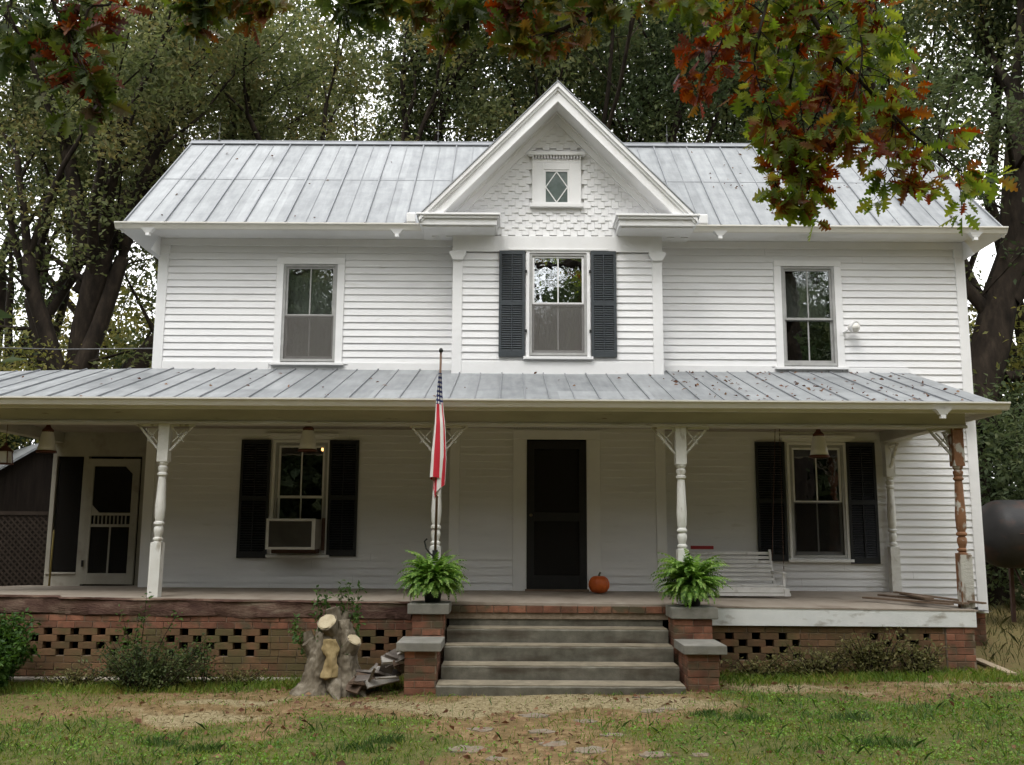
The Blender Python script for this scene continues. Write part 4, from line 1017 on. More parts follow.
# ferns
FERN = leafmat('fern_leaf', [(.05,.12,.016),(.11,.22,.035),(.19,.32,.06),(.30,.42,.12)], .35, .5, 3, .3)
def fern(loc, label, seed, kx=1.0):
    rr = random.Random(seed); t = thing('potted_fern', label, 'fern', loc, 0, 'potted ferns flanking the steps')
    MB().lathe([(.075,0),(.085,.01),(.105,.14),(.115,.145),(.115,.165),(.104,.165),(.098,.145)], (0,0,0), 20).build('pot', BLACK, t, smooth=True, angle=40)
    V_, F_ = [], []
    for k in range(300):
        az_ = rr.uniform(0, 2*math.pi); q_ = rr.random(); el0 = R(15 + 75*q_); ln = (.33 + .20*q_)*rr.uniform(.62, 1.18)*kx; n = 15
        p = Vector((.05*math.cos(az_)*rr.random(), .05*math.sin(az_)*rr.random(), .15)); el_ = el0; bend = rr.uniform(1.6, 2.6)
        pts = [p.copy()]; dirs = []
        for i in range(n):
            d = Vector((math.cos(az_)*math.cos(el_), math.sin(az_)*math.cos(el_), math.sin(el_))); p = p + d*(ln/n); pts.append(p.copy()); dirs.append(d.normalized()); el_ -= bend/n*(.4+1.1*i/n)
        side0 = Vector((-math.sin(az_), math.cos(az_), 0)); tw = rr.uniform(-.7, .7); side = (side0 + Vector((0,0,tw))).normalized()
        for i in range(1, n):
            f = i/n; wd = .056*math.sin(math.pi*min(1, .15+f*.85))**.6*(1.1-.55*f); ll = ln/n
            for s_ in (-1, 1):
                b0 = pts[i]; d = dirs[i]; tip = b0 + side*(s_*wd) + d*(wd*.35+ll*.4) - Vector((0,0,wd*.22)); b = len(V_)
                V_ += [b0 - d*ll*.12, b0 + side*(s_*wd*.6) + d*wd*.0 - d*ll*.05, tip, b0 + side*(s_*wd*.5) + d*ll*.80, b0 + d*ll*.7]; F_.append((b, b+1, b+2, b+3, b+4))
    np_mesh('fronds', np.array([tuple(v) for v in V_]), np.array(F_), FERN, t)
fern((-.86, -2.62, .800), 'lush green fern in a black pot on the pier left of the steps', 3)
fern((2.00, -2.62, .775), 'lush green fern in a black pot on the pier right of the steps', 5, 1.08)

# loose boards on the porch, right end
bl = 'weathered loose boards lying at the right end of the porch'
def loose(pa, pb, Ya, Yb, za, zb, w, h, label, mt=BOARD, name='loose_board', grp=bl, rise=0):
    a = at(pa[0], pa[1], Ya); b = at(pb[0], pb[1], Yb); a.z = za; b.z = zb; c = (a+b)/2
    m = MB(); n = 10; d = (b-a); sd = Vector((-d.y, d.x, 0)).normalized()*w/2; pr = random.Random(pa[0])
    for i in range(n+1):
        q = a.lerp(b, i/n) - c + Vector((0,0,rise*math.sin(math.pi*i/n))); ww = 1 + pr.uniform(-.08, .08); 
        m.v += [tuple(q - sd*ww), tuple(q + sd*ww), tuple(q + sd*ww + Vector((0,0,h))), tuple(q - sd*ww + Vector((0,0,h)))]
    for i in range(n):
        for k in range(4): m.f.append((4*i+k, 4*i+(k+1) % 4, 4*i+4+(k+1) % 4, 4*i+4+k))
    m.f += [(3,2,1,0), (4*n, 4*n+1, 4*n+2, 4*n+3)]
    o = m.build(name, mt, None, loc=c); return tag(o, label, 'board', grp)
loose((864,595), (952,608), -1.45, -2.38, .795, .785, .085, .022, 'long thin grey board, frontmost of the loose boards on the porch end')
loose((881,594), (966,607), -1.0, -2.32, .80, .79, .11, .022, 'dark board lying just behind the frontmost loose board on the porch end')
loose((903,596), (930,606), -1.2, -2.2, .83, .835, .10, .022, 'short board stacked on top of the other loose boards by the corner post')
loose((895,597), (985,609), -1.3, -2.42, .855, .80, .06, .02, 'narrow board sticking out past the peeling corner post')
# board in the grass right of the house and pipe at the wall foot
loose((976,657), (1012,672), -1.6, -2.75, .09, .075, .10, .025, 'pale tan board lying in the grass right of the brick corner', TANB, grp=None, rise=.0)
m = MB(); m.tube([(-2.6,0,0),(0,0,.003),(2.9,0,.012)], .030, 10); o = m.build('pipe', PIPEM, None, smooth=True, loc=(-4.95, -2.43, -.075)); tag(o, 'pale pipe running along the foot of the left brick wall', 'pipe')
tag(loose((90,684), (305,684), -2.55, -2.55, -.12, -.09, .10, .055, 'pale wooden plank at the foot of the left wall behind the shrub', TANB, 'plank', None), cat='plank') if False else None

SL3 = [SLATE, mat('pale_slate', [(.26,.24,.215),(.40,.375,.34)], 4, .85, .4, 60), mat('brown_board_scrap', [(.07,.045,.03),(.14,.095,.065)], 5, .9, .4, 60)]
# heap of broken slates left of the steps
rr = random.Random(4)
for k in range(34):
    ln, wd = rr.uniform(.16, .40), rr.uniform(.06, .14); f = k/22
    x = -1.66 + .62*rr.random()**.9; base = .03 + .40*max(0, (x+1.66)/.62)*rr.random()**.7
    m = MB(); pts = [(-ln/2, -wd/2), (-ln/2+rr.uniform(0,.04), wd/2), (rr.uniform(-.05,.05), wd/2+rr.uniform(-.02,.02)), (ln/2, wd/2-rr.uniform(0,.03)), (ln/2-rr.uniform(0,.05), -wd/2)]
    m.extr([(a, b, 0) for a, b in pts][::-1], (0, 0, rr.uniform(.014, .028)))
    o = m.build('slate_piece', SL3[(k*7) % 3], None, loc=(x, -3.22+rr.uniform(-.18, .28), g(x, -3.1)+base+.02)); o.rotation_euler = (rr.uniform(-.7, 1.1), rr.uniform(-.9, .25), rr.uniform(-1.6, 1.6))
    tag(o, 'broken slates and boards heaped between the stump and the left brick pier', 'slate', 'broken slates heaped beside the pier')

# tree stump
t = thing('tree_stump', 'pale sawn tree stump with sprouting shoots in front of the left brick wall', 'stump', (-1.86, -3.02, g(-1.86, -3.0)))
def fl(i, k, a): return random.uniform(.965, 1.035) + .16*math.sin(3*a+.8+i*.15) + .09*math.sin(5*a+2-i*.2) + .04*math.sin(11*a+i)
m = MB(); m.tube([(.0,0,-.08),(.0,0,.02),(0,.0,.12),(-.01,0,.26),(.01,.0,.42),(.02,0,.58),(.01,0,.70)], [.47,.40,.31,.255,.225,.20,.16], 40, fn=fl); m.build('trunk', STUMPM, t, smooth=True, angle=60)
for a, b, r0, r1, nm, cm in (((-.10,-.05,.30),(-.255,-.10,.50),.10,.075,'stub',STUMPM), ((.08,-.05,.30),(.235,-.16,.52),.12,.085,'stub',STUMPC), ((.0,-.02,.55),(-.05,-.17,.70),.11,.105,'stub',STUMPC),
                            ((.02,.02,.60),(-.03,.0,.83),.09,.075,'stub',STUMPM), ((.06,.05,.6),(.14,.04,.79),.07,.055,'stub',STUMPM), ((-.16,0,.2),(-.30,.02,.58),.08,.06,'stub',STUMPM)):
    a, b = Vector(a), Vector(b)
    m = MB(); m.tube([a, a.lerp(b,.5), b], [r0, (r0+r1)/2, r1], 16, fn=lambda i, k, q: 1+.07*math.sin(3*q+i)); o = m.build(nm, STUMPM, t, smooth=True, angle=50)
    d = (b-a).normalized()
    if cm is STUMPC: m = MB(); m.tube([b+d*.004, b+d*.014], [r1*.96, r1*.86], 22, fn=lambda i, k, q: random.uniform(.86, 1.03)); m.build('cut_face', cm, o)
m = MB()
cols = []
for j in range(9):
    f = j/8; z = .16 + .37*f; w0 = .078 + .010*math.sin(f*9+1); cx_ = .0 + .022*math.sin(f*4) 
    for i in range(7): 
        u = -1 + i/3; cols.append((cx_ + u*w0 + (random.uniform(-.014,.014) if abs(u) == 1 else 0), -.285 - .07*(1-f)**1.5 + .05*u*u + .012*math.sin(f*9+u*2) + .035*f, z))
m.add(cols, [(j*7+i, j*7+i+1, (j+1)*7+i+1, (j+1)*7+i) for j in range(8) for i in range(6)])
o = m.build('exposed_wood', STUMPO, t, smooth=True); sm = o.modifiers.new('solid', 'SOLIDIFY'); sm.thickness = .05; sm.offset = -1
for az_, ln in ((-.7,.30),(-2.5,.28),(-1.3,.34)):
    m = MB(); c_, s_ = math.cos(az_), math.sin(az_); m.tube([(c_*.12,s_*.12,.20),(c_*.28,s_*.28,.05),(c_*(.28+ln*.5),s_*(.28+ln*.5),.005),(c_*(.24+ln),s_*(.24+ln),-.05)], [.12,.085,.05,.015], 12, fn=lambda i, k, q: 1+.12*math.sin(3*q+i)); m.build('root', STUMPM, t, smooth=True)

stx = bpy.data.textures.new('bark_relief', 'CLOUDS'); stx.noise_scale = .055; stx.noise_depth = 4
for o in list(bpy.data.objects):
    if o.parent == t and o.name.split('.')[0] in ('trunk', 'stub', 'root', 'exposed_wood'):
        q = o.modifiers.new('fine', 'SUBSURF'); q.subdivision_type = 'SIMPLE'; q.levels = q.render_levels = 3 if o.name.startswith('trunk') else 2
        q = o.modifiers.new('relief', 'DISPLACE'); q.texture = stx; q.texture_coords = 'LOCAL'; q.strength = .055 if o.name.startswith('trunk') else .03; q.mid_level = .5
# ------------------------------------------------------------------ leaf clouds
def leaves(C, size, n_each, spread, mt, name, parent, rng, flat=.35, fold=True, droop=0.0, aspect=.5, jit=.35):
    """C (k,3) clump centres; each gets n_each leaves, every leaf two folded faces"""
    k = len(C); n = k*n_each
    c = np.repeat(C, n_each, 0) + rng.normal(0, 1, (n, 3))*np.asarray(spread)
    d = rng.normal(0, 1, (n, 3)); d[:, 2] = d[:, 2]*flat*1.4 - droop; d /= np.linalg.norm(d, axis=1, keepdims=True)
    u = rng.normal(0, 1, (n, 3)); u[:, 2] = np.abs(u[:, 2])*1.6 + .4
    s = np.cross(d, u); s /= np.linalg.norm(s, axis=1, keepdims=True); nn = np.cross(s, d)
    L_ = size*(1 + rng.uniform(-jit, jit, (n, 1))); W_ = L_*aspect
    p0 = c; p1 = c + d*L_*.45 + s*W_*.5 + nn*W_*.16; p2 = c + d*L_ - nn*L_*.08; p3 = c + d*L_*.45 - s*W_*.5 + nn*W_*.16
    V = np.stack([p0, p1, p2, p3], 1).reshape(-1, 3); i = np.arange(n)*4
    F = np.concatenate([np.stack([i, i+1, i+2], 1), np.stack([i, i+2, i+3], 1)], 0) if fold else np.stack([i, i+1, i+2, i+3], 1)
    return np_mesh(name, V, F, mt, parent)

# ---- shrubs, weeds and shoots
BUSH = leafmat('shrub_leaf', [(.03,.075,.014),(.055,.12,.022),(.10,.18,.035)], .35, .5, 2, .35)
DKBU = leafmat('dark_shrub_leaf', [(.03,.05,.018),(.055,.08,.026),(.09,.115,.038),(.13,.15,.055)], .35, .6, 3, .4)
WEED = leafmat('weed_leaf', [(.08,.08,.028),(.115,.12,.038),(.16,.15,.055),(.21,.17,.08)], .3, .7, 2, .4)
def stems_shrub(name, label, cat, loc, n, h, r, lf, leaf, per, mt, seed, up=.75, stemc=BARK, group=None, sc=(1,1)):
    rr = random.Random(seed); rng = np.random.default_rng(seed); t = thing(name, label, cat, loc, 0, group)
    m = MB(); cl = []
    for k in range(n):
        az_ = rr.uniform(0, 2*math.pi); H = h*rr.uniform(.45, 1.0); o_ = r*rr.uniform(.1, 1)
        a = Vector((.3*o_*math.cos(az_)*sc[0], .3*o_*math.sin(az_)*sc[1], 0)); b = Vector((o_*math.cos(az_)*sc[0], o_*math.sin(az_)*sc[1], H*(up + .25*rr.random())))
        c_ = a.lerp(b, .5) + Vector((rr.uniform(-.04,.04), rr.uniform(-.04,.04), H*.12))
        m.tube([a, c_, b], [.007, .005, .002], 5, cap=False)
        for q in range(lf):
            f = .15 + .85*(q+rr.random())/lf; cl.append((a*(1-f)**2 + c_*(2*f*(1-f)) + b*f*f))
    m.build('stem', stemc, t)
    leaves(np.array([tuple(c) for c in cl]), leaf, per, (.035,.035,.03), mt, 'foliage', t, rng, flat=.6)
    return t
stems_shrub('shrub', 'dense bright green shrub at the left edge of the yard', 'shrub', (-5.55, -3.0, g(-5.5,-3)-.02), 170, .88, .50, 9, .060, 9, BUSH, 21, up=.75)
stems_shrub('low_shrub', 'wispy dark green shrub against the left brick wall', 'shrub', (-3.82, -2.92, g(-3.8,-3)-.02), 95, .70, .62, 8, .036, 7, DKBU, 22, up=.62, sc=(1.3,.6))
stems_shrub('sapling', 'thin leafy shoots rising above the dark shrub by the left wall', 'shoots', (-4.05, -2.75, g(-4,-2.8)), 7, 1.0, .35, 12, .05, 4, BUSH, 23, up=.8, sc=(1.6,.4))
stems_shrub('sapling', 'thin leafy shoots between the dark shrub and the brick lattice', 'shoots', (-3.25, -2.8, g(-3.3,-2.8)), 6, .62, .35, 10, .042, 4, BUSH, 24, up=.7, sc=(1.2,.4))
stems_shrub('small_bush', 'small dark blue green bush in the grass at the right edge', 'bush', (6.35, -1.95, g(6,-1.6)-.02), 40, .26, .17, 6, .05, 8, mat('blueish_leaf', [(.02,.035,.025),(.035,.055,.04)], 5, .6), 25)
for i, (px, py, n, h, r_, lab) in enumerate(((760,676,22,.30,.35,'low brown green weeds right of the right brick pier'), (815,674,34,.42,.45,'tangled weeds under the middle of the right brick wall'), (868,674,50,.62,.42,'tallest tangle of weeds against the right brick wall'), (915,674,34,.46,.32,'weed tangle against the wall just left of the brick corner'))):
    x = at(px, 600, -2.62).x; stems_shrub('weed_clump', lab, 'weeds', (x, -2.62, g(x,-2.6)-.02), n, h, r_, 7, .042, 5, WEED, 30+i, up=.7, sc=(1.3,.35), group='weed clumps along the right brick wall')
for i, (x, n, h, r_, lab) in enumerate(((-4.75, 40, .26, .4, 'low weeds between the green shrub and the dark shrub'), (-3.0, 30, .22, .3, 'sparse weeds just right of the dark shrub'))):
    stems_shrub('weed_clump', lab, 'weeds', (x, -2.68, g(x,-2.6)-.02), n, h, r_, 6, .036, 4, WEED, 40+i, up=.7, sc=(1.3,.35), group='weed clumps along the left brick wall')
# shoots on the stump (part of it)
rr = random.Random(9); m = MB(); cl = []
for (x, y, z, h, dx) in ((-.17,.0,.62,.38,-.03), (-.12,.05,.70,.28,.02), (.10,.02,.72,.36,.05), (.18,.02,.60,.45,.06), (.04,.05,.75,.26,.02), (-.30,-.02,.45,.25,-.12), (-.28,.05,.3,.3,-.2), (.12,-.12,.28,.22,.02), (-.1,-.12,.42,.2,-.03), (.22,0,.5,.35,.04)):
    a = Vector((x,y,z)); b = a + Vector((dx, rr.uniform(-.05,.03), h)); m.tube([a, a.lerp(b,.5)+Vector((.01,0,0)), b], [.006,.004,.002], 5, cap=False)
    for q in range(9): cl.append(tuple(a.lerp(b, .2+.8*q/8)))
sh = m.build('shoot', mat('green_stem', [(.07,.10,.03),(.12,.15,.05)], 6, .7), t)
st_ = [o for o in bpy.data.objects if o.name == 'tree_stump'][0]; sh.parent = st_
leaves(np.array(cl), .05, 6, (.022,.022,.02), BUSH, 'foliage', st_, np.random.default_rng(5), flat=.7)

# ================================================================== YARD COVER
def scatter(n, rng, box, dens):
    x = rng.uniform(box[0], box[1], n); y = rng.uniform(box[2], box[3], n); keep = rng.random(n) < dens(x, y)
    onst = (x > -.74) & (x < 1.74) & (y > -3.63) | (y > -2.4) & (x > -7) & (x < 5.4) | (x > -1.1) & (x < 2.15) & (y > -3.46) | (y > .0) & (x > -9) & (x < 6.5)
    keep &= ~onst; return x[keep], y[keep]
def blades(name, x, y, h, w, rng, mt, lean=.5, kind='stuff', label=None, cat=None, h_fn=None):
    n = len(x); z = gz(x, y); H = h*rng.uniform(.45, 1.25, n); 
    if h_fn is not None: H = H*h_fn(x, y)
    a = rng.uniform(0, 2*np.pi, n); ca, sa = np.cos(a), np.sin(a); l = H*rng.uniform(0, lean*2, n); b = rng.uniform(0, 2*np.pi, n)
    W_ = w*rng.uniform(.6, 1.4, n)
    p0 = np.stack([x-ca*W_, y-sa*W_, z-.004], 1); p1 = np.stack([x+ca*W_, y+sa*W_, z-.004], 1)
    m0 = np.stack([x-ca*W_*.7+np.cos(b)*l*.35, y-sa*W_*.7+np.sin(b)*l*.35, z+H*.6], 1); m1 = np.stack([x+ca*W_*.7+np.cos(b)*l*.35, y+sa*W_*.7+np.sin(b)*l*.35, z+H*.6], 1)
    tp_ = np.stack([x+np.cos(b)*l, y+np.sin(b)*l, z+H], 1)
    V = np.stack([p0, p1, m1, tp_, m0], 1).reshape(-1, 3); i = np.arange(n)*5
    F = np.stack([i, i+1, i+2, i+3, i+4], 1)
    o = np_mesh(name, V, F, mt); return tag(o, label, cat, kind=kind)
GRASS = leafmat('grass_blade', [(.07,.12,.018,.1),(.12,.20,.028,.4),(.20,.25,.04,.65),(.34,.26,.09,.92)], .3, .6, 1.6, .5)
DARKG = leafmat('lush_blade', [(.035,.075,.018),(.06,.115,.026),(.095,.155,.04)], .3, .55, 1.6, .4)
STRAW = leafmat('straw_blade', [(.17,.13,.07),(.27,.215,.12),(.38,.32,.20)], .2, .8, 2, .3)
CLOV = leafmat('clover_leaf', [(.06,.14,.018),(.12,.24,.03),(.20,.32,.05)], .3, .6, 2, .5)
F_s = lambda x, y: field(SOIL, x, y); F_l = lambda x, y: field(LUSH, x, y); F_p = lambda x, y: field(PAL, x, y)
rng = np.random.default_rng(1)
yard = (-8.5, 8.5, -9.5, -2.4)
x, y = scatter(150000, rng, yard, lambda x, y: np.clip((.46 + .7*F_l(x,y) - .42*F_s(x,y) - .5*F_p(x,y))*(2.1*wob(x*1.3,y*1.3)-.25), 0.03, 1)); blades('grass', x, y, .042, .0028, rng, GRASS, .8, label='patchy short lawn grass across the yard', cat='grass')
x, y = scatter(60000, rng, yard, lambda x, y: np.clip((F_l(x,y)+.02)*(wob(x*1.3+2,y*1.4)-.42)*3, 0, 1)); blades('grass', x, y, .075, .0034, rng, DARKG, .7, label='darker lush grass tufts in the lawn', cat='grass')
x, y = scatter(120000, rng, yard, lambda x, y: np.clip(.10 + .9*F_p(x,y) + .25*F_s(x,y) - .35*F_l(x, y), .03, 1)*(.3+wob(y,x))); blades('straw', x, y, .018, .0022, rng, STRAW, 2.6, label='dry straw and dead grass lying on the bare ground', cat='straw')
def flats(name, x, y, size, rng, mt, label, cat, lift=.012, asp=.9):
    n = len(x); C = np.stack([x, y, gz(x, y)+lift*rng.uniform(.3, 1.6, n)], 1)
    o = leaves(C, size, 1, (0,0,.002), mt, name, None, rng, flat=.25, aspect=asp); return tag(o, label, cat, kind='stuff')
x, y = scatter(110000, rng, yard, lambda x, y: np.clip((.30 + .8*F_l(x,y) - .3*F_s(x,y) - .5*F_p(x,y))*(2.6*wob(y*1.2,x*.9)-.6), 0, 1)); flats('clover', x, y, .022, rng, CLOV, 'low broad leaved weeds and clover in the lawn', 'clover', .02)
LITT = leafmat('dead_leaf', [(.09,.04,.025),(.17,.075,.04),(.26,.15,.08),(.14,.06,.035)], .15, .8, 2, .2)
x, y = scatter(8000, rng, yard, lambda x, y: np.clip(.06 + .5*F_s(x,y) + .15*wob(x*2,y*2), 0, 1)); flats('fallen_leaves', x, y, .060, rng, LITT, 'reddish brown dead leaves scattered over the yard', 'leaves', .018, .6)
def roof_leaves(n, x0, x1, y0, y1, zf, label):
    x = rng.uniform(x0, x1, n)**1; y = rng.uniform(y0, y1, n); C = np.stack([x, y, np.array([zf(q) for q in y])+.012], 1)
    o = leaves(C, .060, 1, (0,0,.001), LITT, 'fallen_leaves', None, rng, flat=.25, aspect=.55); tag(o, label, 'leaves', kind='stuff')
roof_leaves(70, 2.9, 6.7, -.35, 1.9, lambda q: EZ+sl*(q-EY), 'dead leaves lying on the right half of the upper roof')
roof_leaves(16, -5.2, -1.6, -.35, 1.9, lambda q: EZ+sl*(q-EY), 'few dead leaves on the left half of the upper roof')
roof_leaves(150, 2.0, 5.5, -2.45, -.1, pzf, 'dead leaves lying on the right half of the porch roof')
roof_leaves(30, -6.5, 2.0, -2.45, -.4, pzf, 'few dead leaves on the left half of the porch roof')
# taller rank grass round the edges and beyond the house
far = (-22, 22, -2.4, 24)
x, y = scatter(60000, rng, far, lambda x, y: np.where((x > 5.4) | (x < -7.2) | (y > 4.6), .9, 0)); blades('tall_grass', x, y, .16, .007, rng, leafmat('rank_blade', [(.05,.055,.02),(.085,.085,.03),(.14,.12,.05)], .3, .7, 1, .5), .7, label='rank uncut grass beside and behind the house', cat='grass')
x, y = scatter(22000, rng, (-7, 5.4, -3.15, -2.38), lambda x, y: np.clip(.35+wob(x*2,y)*.6, 0, 1)); 
blades('grass_fringe', x, y, .08, .004, rng, GRASS, .6, label='longer grass fringe along the brick wall foot', cat='grass')
# single dark tufts
rr = random.Random(12)
for i, (px, py, s, lab) in enumerate(((205,741,1.0,'dark green tuft of grass in the lawn left of the bare path'), (158,733,1.0,'small dark green tuft at the left of the lawn'), (362,742,1.1,'dark green grass tuft left of the stepping stones'), (388,735,.8,'little green tuft beside the larger one left of the stones'), (706,716,.9,'dark green tuft right of the path in front of the right pier'), (880,748,1.2,'broad dark green tuft at the lower right of the lawn'), (850,722,1.1,'dark tuft before the right brick wall'), (748,722,1.0,'dark tuft of grass between the path and the right pier'))):
    # ground hit
    dr_ = (_fw*965 + _R*(px-512) - _U*(py-382.5)); tt = (0.0-CAMP[2])/dr_.z; P_ = Vector(CAMP) + dr_*tt
    rg = np.random.default_rng(60+i); n = 150; q = np.clip(rg.normal(0, .07*s, (n, 2)), -.13, .13)*np.array([1.4, .7]); 
    ox, oy = P_.x, P_.y; xx, yy = ox+q[:,0], oy+q[:,1]
    o = blades('grass_tuft', xx, yy, .07*s, .0036, rg, DARKG, .6, kind=None, label=lab, cat='grass tuft'); o['group'] = 'dark grass tufts in the lawn'
    # put the origin at its foot
    me = o.data; co_ = np.empty(len(me.vertices)*3, np.float32); me.vertices.foreach_get('co', co_); co_ = co_.reshape(-1,3) - np.array([ox, oy, g(ox,oy)], np.float32); me.vertices.foreach_set('co', co_.ravel()); me.update(); o.location = (ox, oy, g(ox,oy))
# path stones
for i, (px, py, a, b) in enumerate(((468,742,.20,.085), (535,712,.19,.08), (585,716,.13,.06), (543,727,.17,.06), (556,740,.17,.07), (590,748,.19,.08), (652,709,.15,.05), (668,707,.14,.05), (655,754,.18,.06), (497,753,.12,.05), (612,735,.14,.05), (480,725,.15,.06), (640,696,.14,.05), (700,755,.10,.04))):
    dr_ = (_fw*965 + _R*(px-512) - _U*(py-382.5)); P_ = Vector(CAMP) + dr_*((0.0-CAMP[2])/dr_.z); pr = random.Random(i); n = 18; m = MB()
    ring = [(.8*a*math.cos(2*math.pi*k/n)*pr.uniform(.7,1.1), 1.6*b*math.sin(2*math.pi*k/n)*pr.uniform(.7,1.1)) for k in range(n)]
    m.add([(x, y, -.03) for x, y in ring] + [(x*.95, y*.95, .000+pr.uniform(-.004,.006)) for x, y in ring] + [(0,0,.006)], [(k, (k+1) % n, n+(k+1) % n, n+k) for k in range(n)] + [(n+k, n+(k+1) % n, 2*n) for k in range(n)])
    o = m.build('path_stone', STONE, None, smooth=True, angle=50, loc=(P_.x, P_.y, g(P_.x, P_.y)+.004)); tag(o, 'flat pale stone sunk in the worn path before the steps', 'stone', 'flat stones of the worn path')

# ================================================================== SHED, LATTICE, TANK, WIRE (left and right of the house)
t = thing('shed', 'dark board shed with a pale metal roof beyond the left end of the porch', 'shed', (-11.2, 8.5, .1-.2), R(38))
m = MB(); w_, d_, h_, a_ = 1.85, 2.4, 2.15, 3.45
m.extr([(-w_, -d_, 0), (w_, -d_, 0), (w_, -d_, h_), (0, -d_, a_), (-w_, -d_, h_)], (0, 2*d_, 0)); m.build('wall', SHED, t)
m = MB()
for s in (-1, 1): m.extr([(0, -d_-.25, a_+.06), (s*(w_+.3), -d_-.25, h_-.15), (s*(w_+.3), d_+.25, h_-.15), (0, d_+.25, a_+.06)], (0, 0, -.05))
m.build('roof', ROOFM, t)
t = thing('lattice_fence', 'dark diagonal lattice fence panel beyond the left end of the porch', 'fence', (-8.55, 2.55, -.2))
m = MB(); x = -3.2
hh, ww = 2.05, 1.25
for s in (-1, 1):
    x = -ww-hh
    while x < ww+hh:
        a = [x, 0.0]; b = [x + s*hh, hh]
        pts = []
        for tt in lin(0, 1, 2): pts.append((a[0]+(b[0]-a[0])*tt, a[1]+(b[1]-a[1])*tt))
        # clip to the panel
        (xa, za), (xb, zb) = pts
        def clipx(xa, za, xb, zb):
            dx, dz = xb-xa, zb-za; t0, t1 = 0.0, 1.0
            for lo, hi, p, d in ((-ww, ww, xa, dx),):
                if abs(d) < 1e-9: return None
                u0, u1 = sorted(((lo-p)/d, (hi-p)/d)); t0, t1 = max(t0, u0), min(t1, u1)
            return None if t1 <= t0 else (xa+dx*t0, za+dz*t0, xa+dx*t1, za+dz*t1)
        c_ = clipx(xa, za, xb, zb)
        if c_: m.bar((c_[0], .012*s, c_[1]), (c_[2], .012*s, c_[3]), .010, .030, (0,1,0)) if False else m.bar((c_[0], .007*s, c_[1]), (c_[2], .007*s, c_[3]), .028, .010, (0,1,0))
        x += .105
m.build('lattice', LATT, t)
for X_ in (-ww, ww): m = MB(); m.box(X_-.05, X_+.05, -.05, .05, 0, hh+.03); m.build('post', LATT, t, bevel=.004)
m = MB(); m.box(-ww+.05, ww-.05, -.03, .03, hh-.04, hh+.02); m.build('rail', LATT, t)
p0, p1 = at(49, 586, .45), at(54, 530, .45)
m = MB(); m.tube([p0-p0, p1-p0], [.015,.013], 8); o = m.build('yellow_stick', YEL, None, smooth=True, loc=(p0.x, .45, p0.z)); tag(o, 'short yellow stick leaning by the screened porch', 'stick')

t = thing('fuel_tank', 'dark rounded steel fuel tank on tall metal legs right of the house', 'tank', (10.02, 3.0, g(9.8,3)-.03))
m = MB(); r_, ln = .57, 1.72; pts, rad = [], []
for k in range(9): a = math.pi/2*k/8; pts.append((-ln-.46*math.cos(a), 0, 1.52)); rad.append(max(.01, r_*math.sin(a)))
for k in range(9): a = math.pi/2*k/8; pts.append((ln+.46*math.sin(a), 0, 1.52)); rad.append(max(.01, r_*math.cos(a)))
m.tube(pts, rad, 40); m.build('tank_shell', TANK, t, smooth=True)
MB().lathe([(.08,0),(.08,.06),(.03,.07),(.03,.12)], (-.6,0,2.07), 12).build('filler_cap', RUST, t, smooth=True, angle=40)
m = MB()
for y_ in (-.57, -.575): pass
m.tube([(-ln,-.571,1.52),(ln,-.571,1.52)], .008, 6); m.build('weld_seam', RUST, t)
for x in (-1.42, 1.42):
    for y_ in (-.42, .42):
        m = MB(); m.bar((x, y_, -.05), (x, y_*.9, 1.22), .06, .06); m.build('leg', RUST, t)
    m = MB(); m.bar((x, -.42, .15), (x, .40, 1.1), .035, .02); m.bar((x, -.45, 1.1), (x, .45, 1.1), .06, .05); m.build('cross_brace', RUST, t)
m = MB(); m.bar((-1.42, -.44, .2), (1.42, -.44, 1.1), .035, .015); m.bar((-1.42, -.44, 1.1), (1.42, -.44, .2), .035, .015); m.build('cross_brace', RUST, t)
a, b = at(-60, 346, 7), at(200, 348, 3.8)
m = MB(); m.tube([a-a, (b-a)*.5-Vector((0,0,.05)), b-a], .012, 6); o = m.build('power_line', WIRE, None, loc=a); tag(o, 'thin cable strung from beyond the left trees to the house', 'cable')

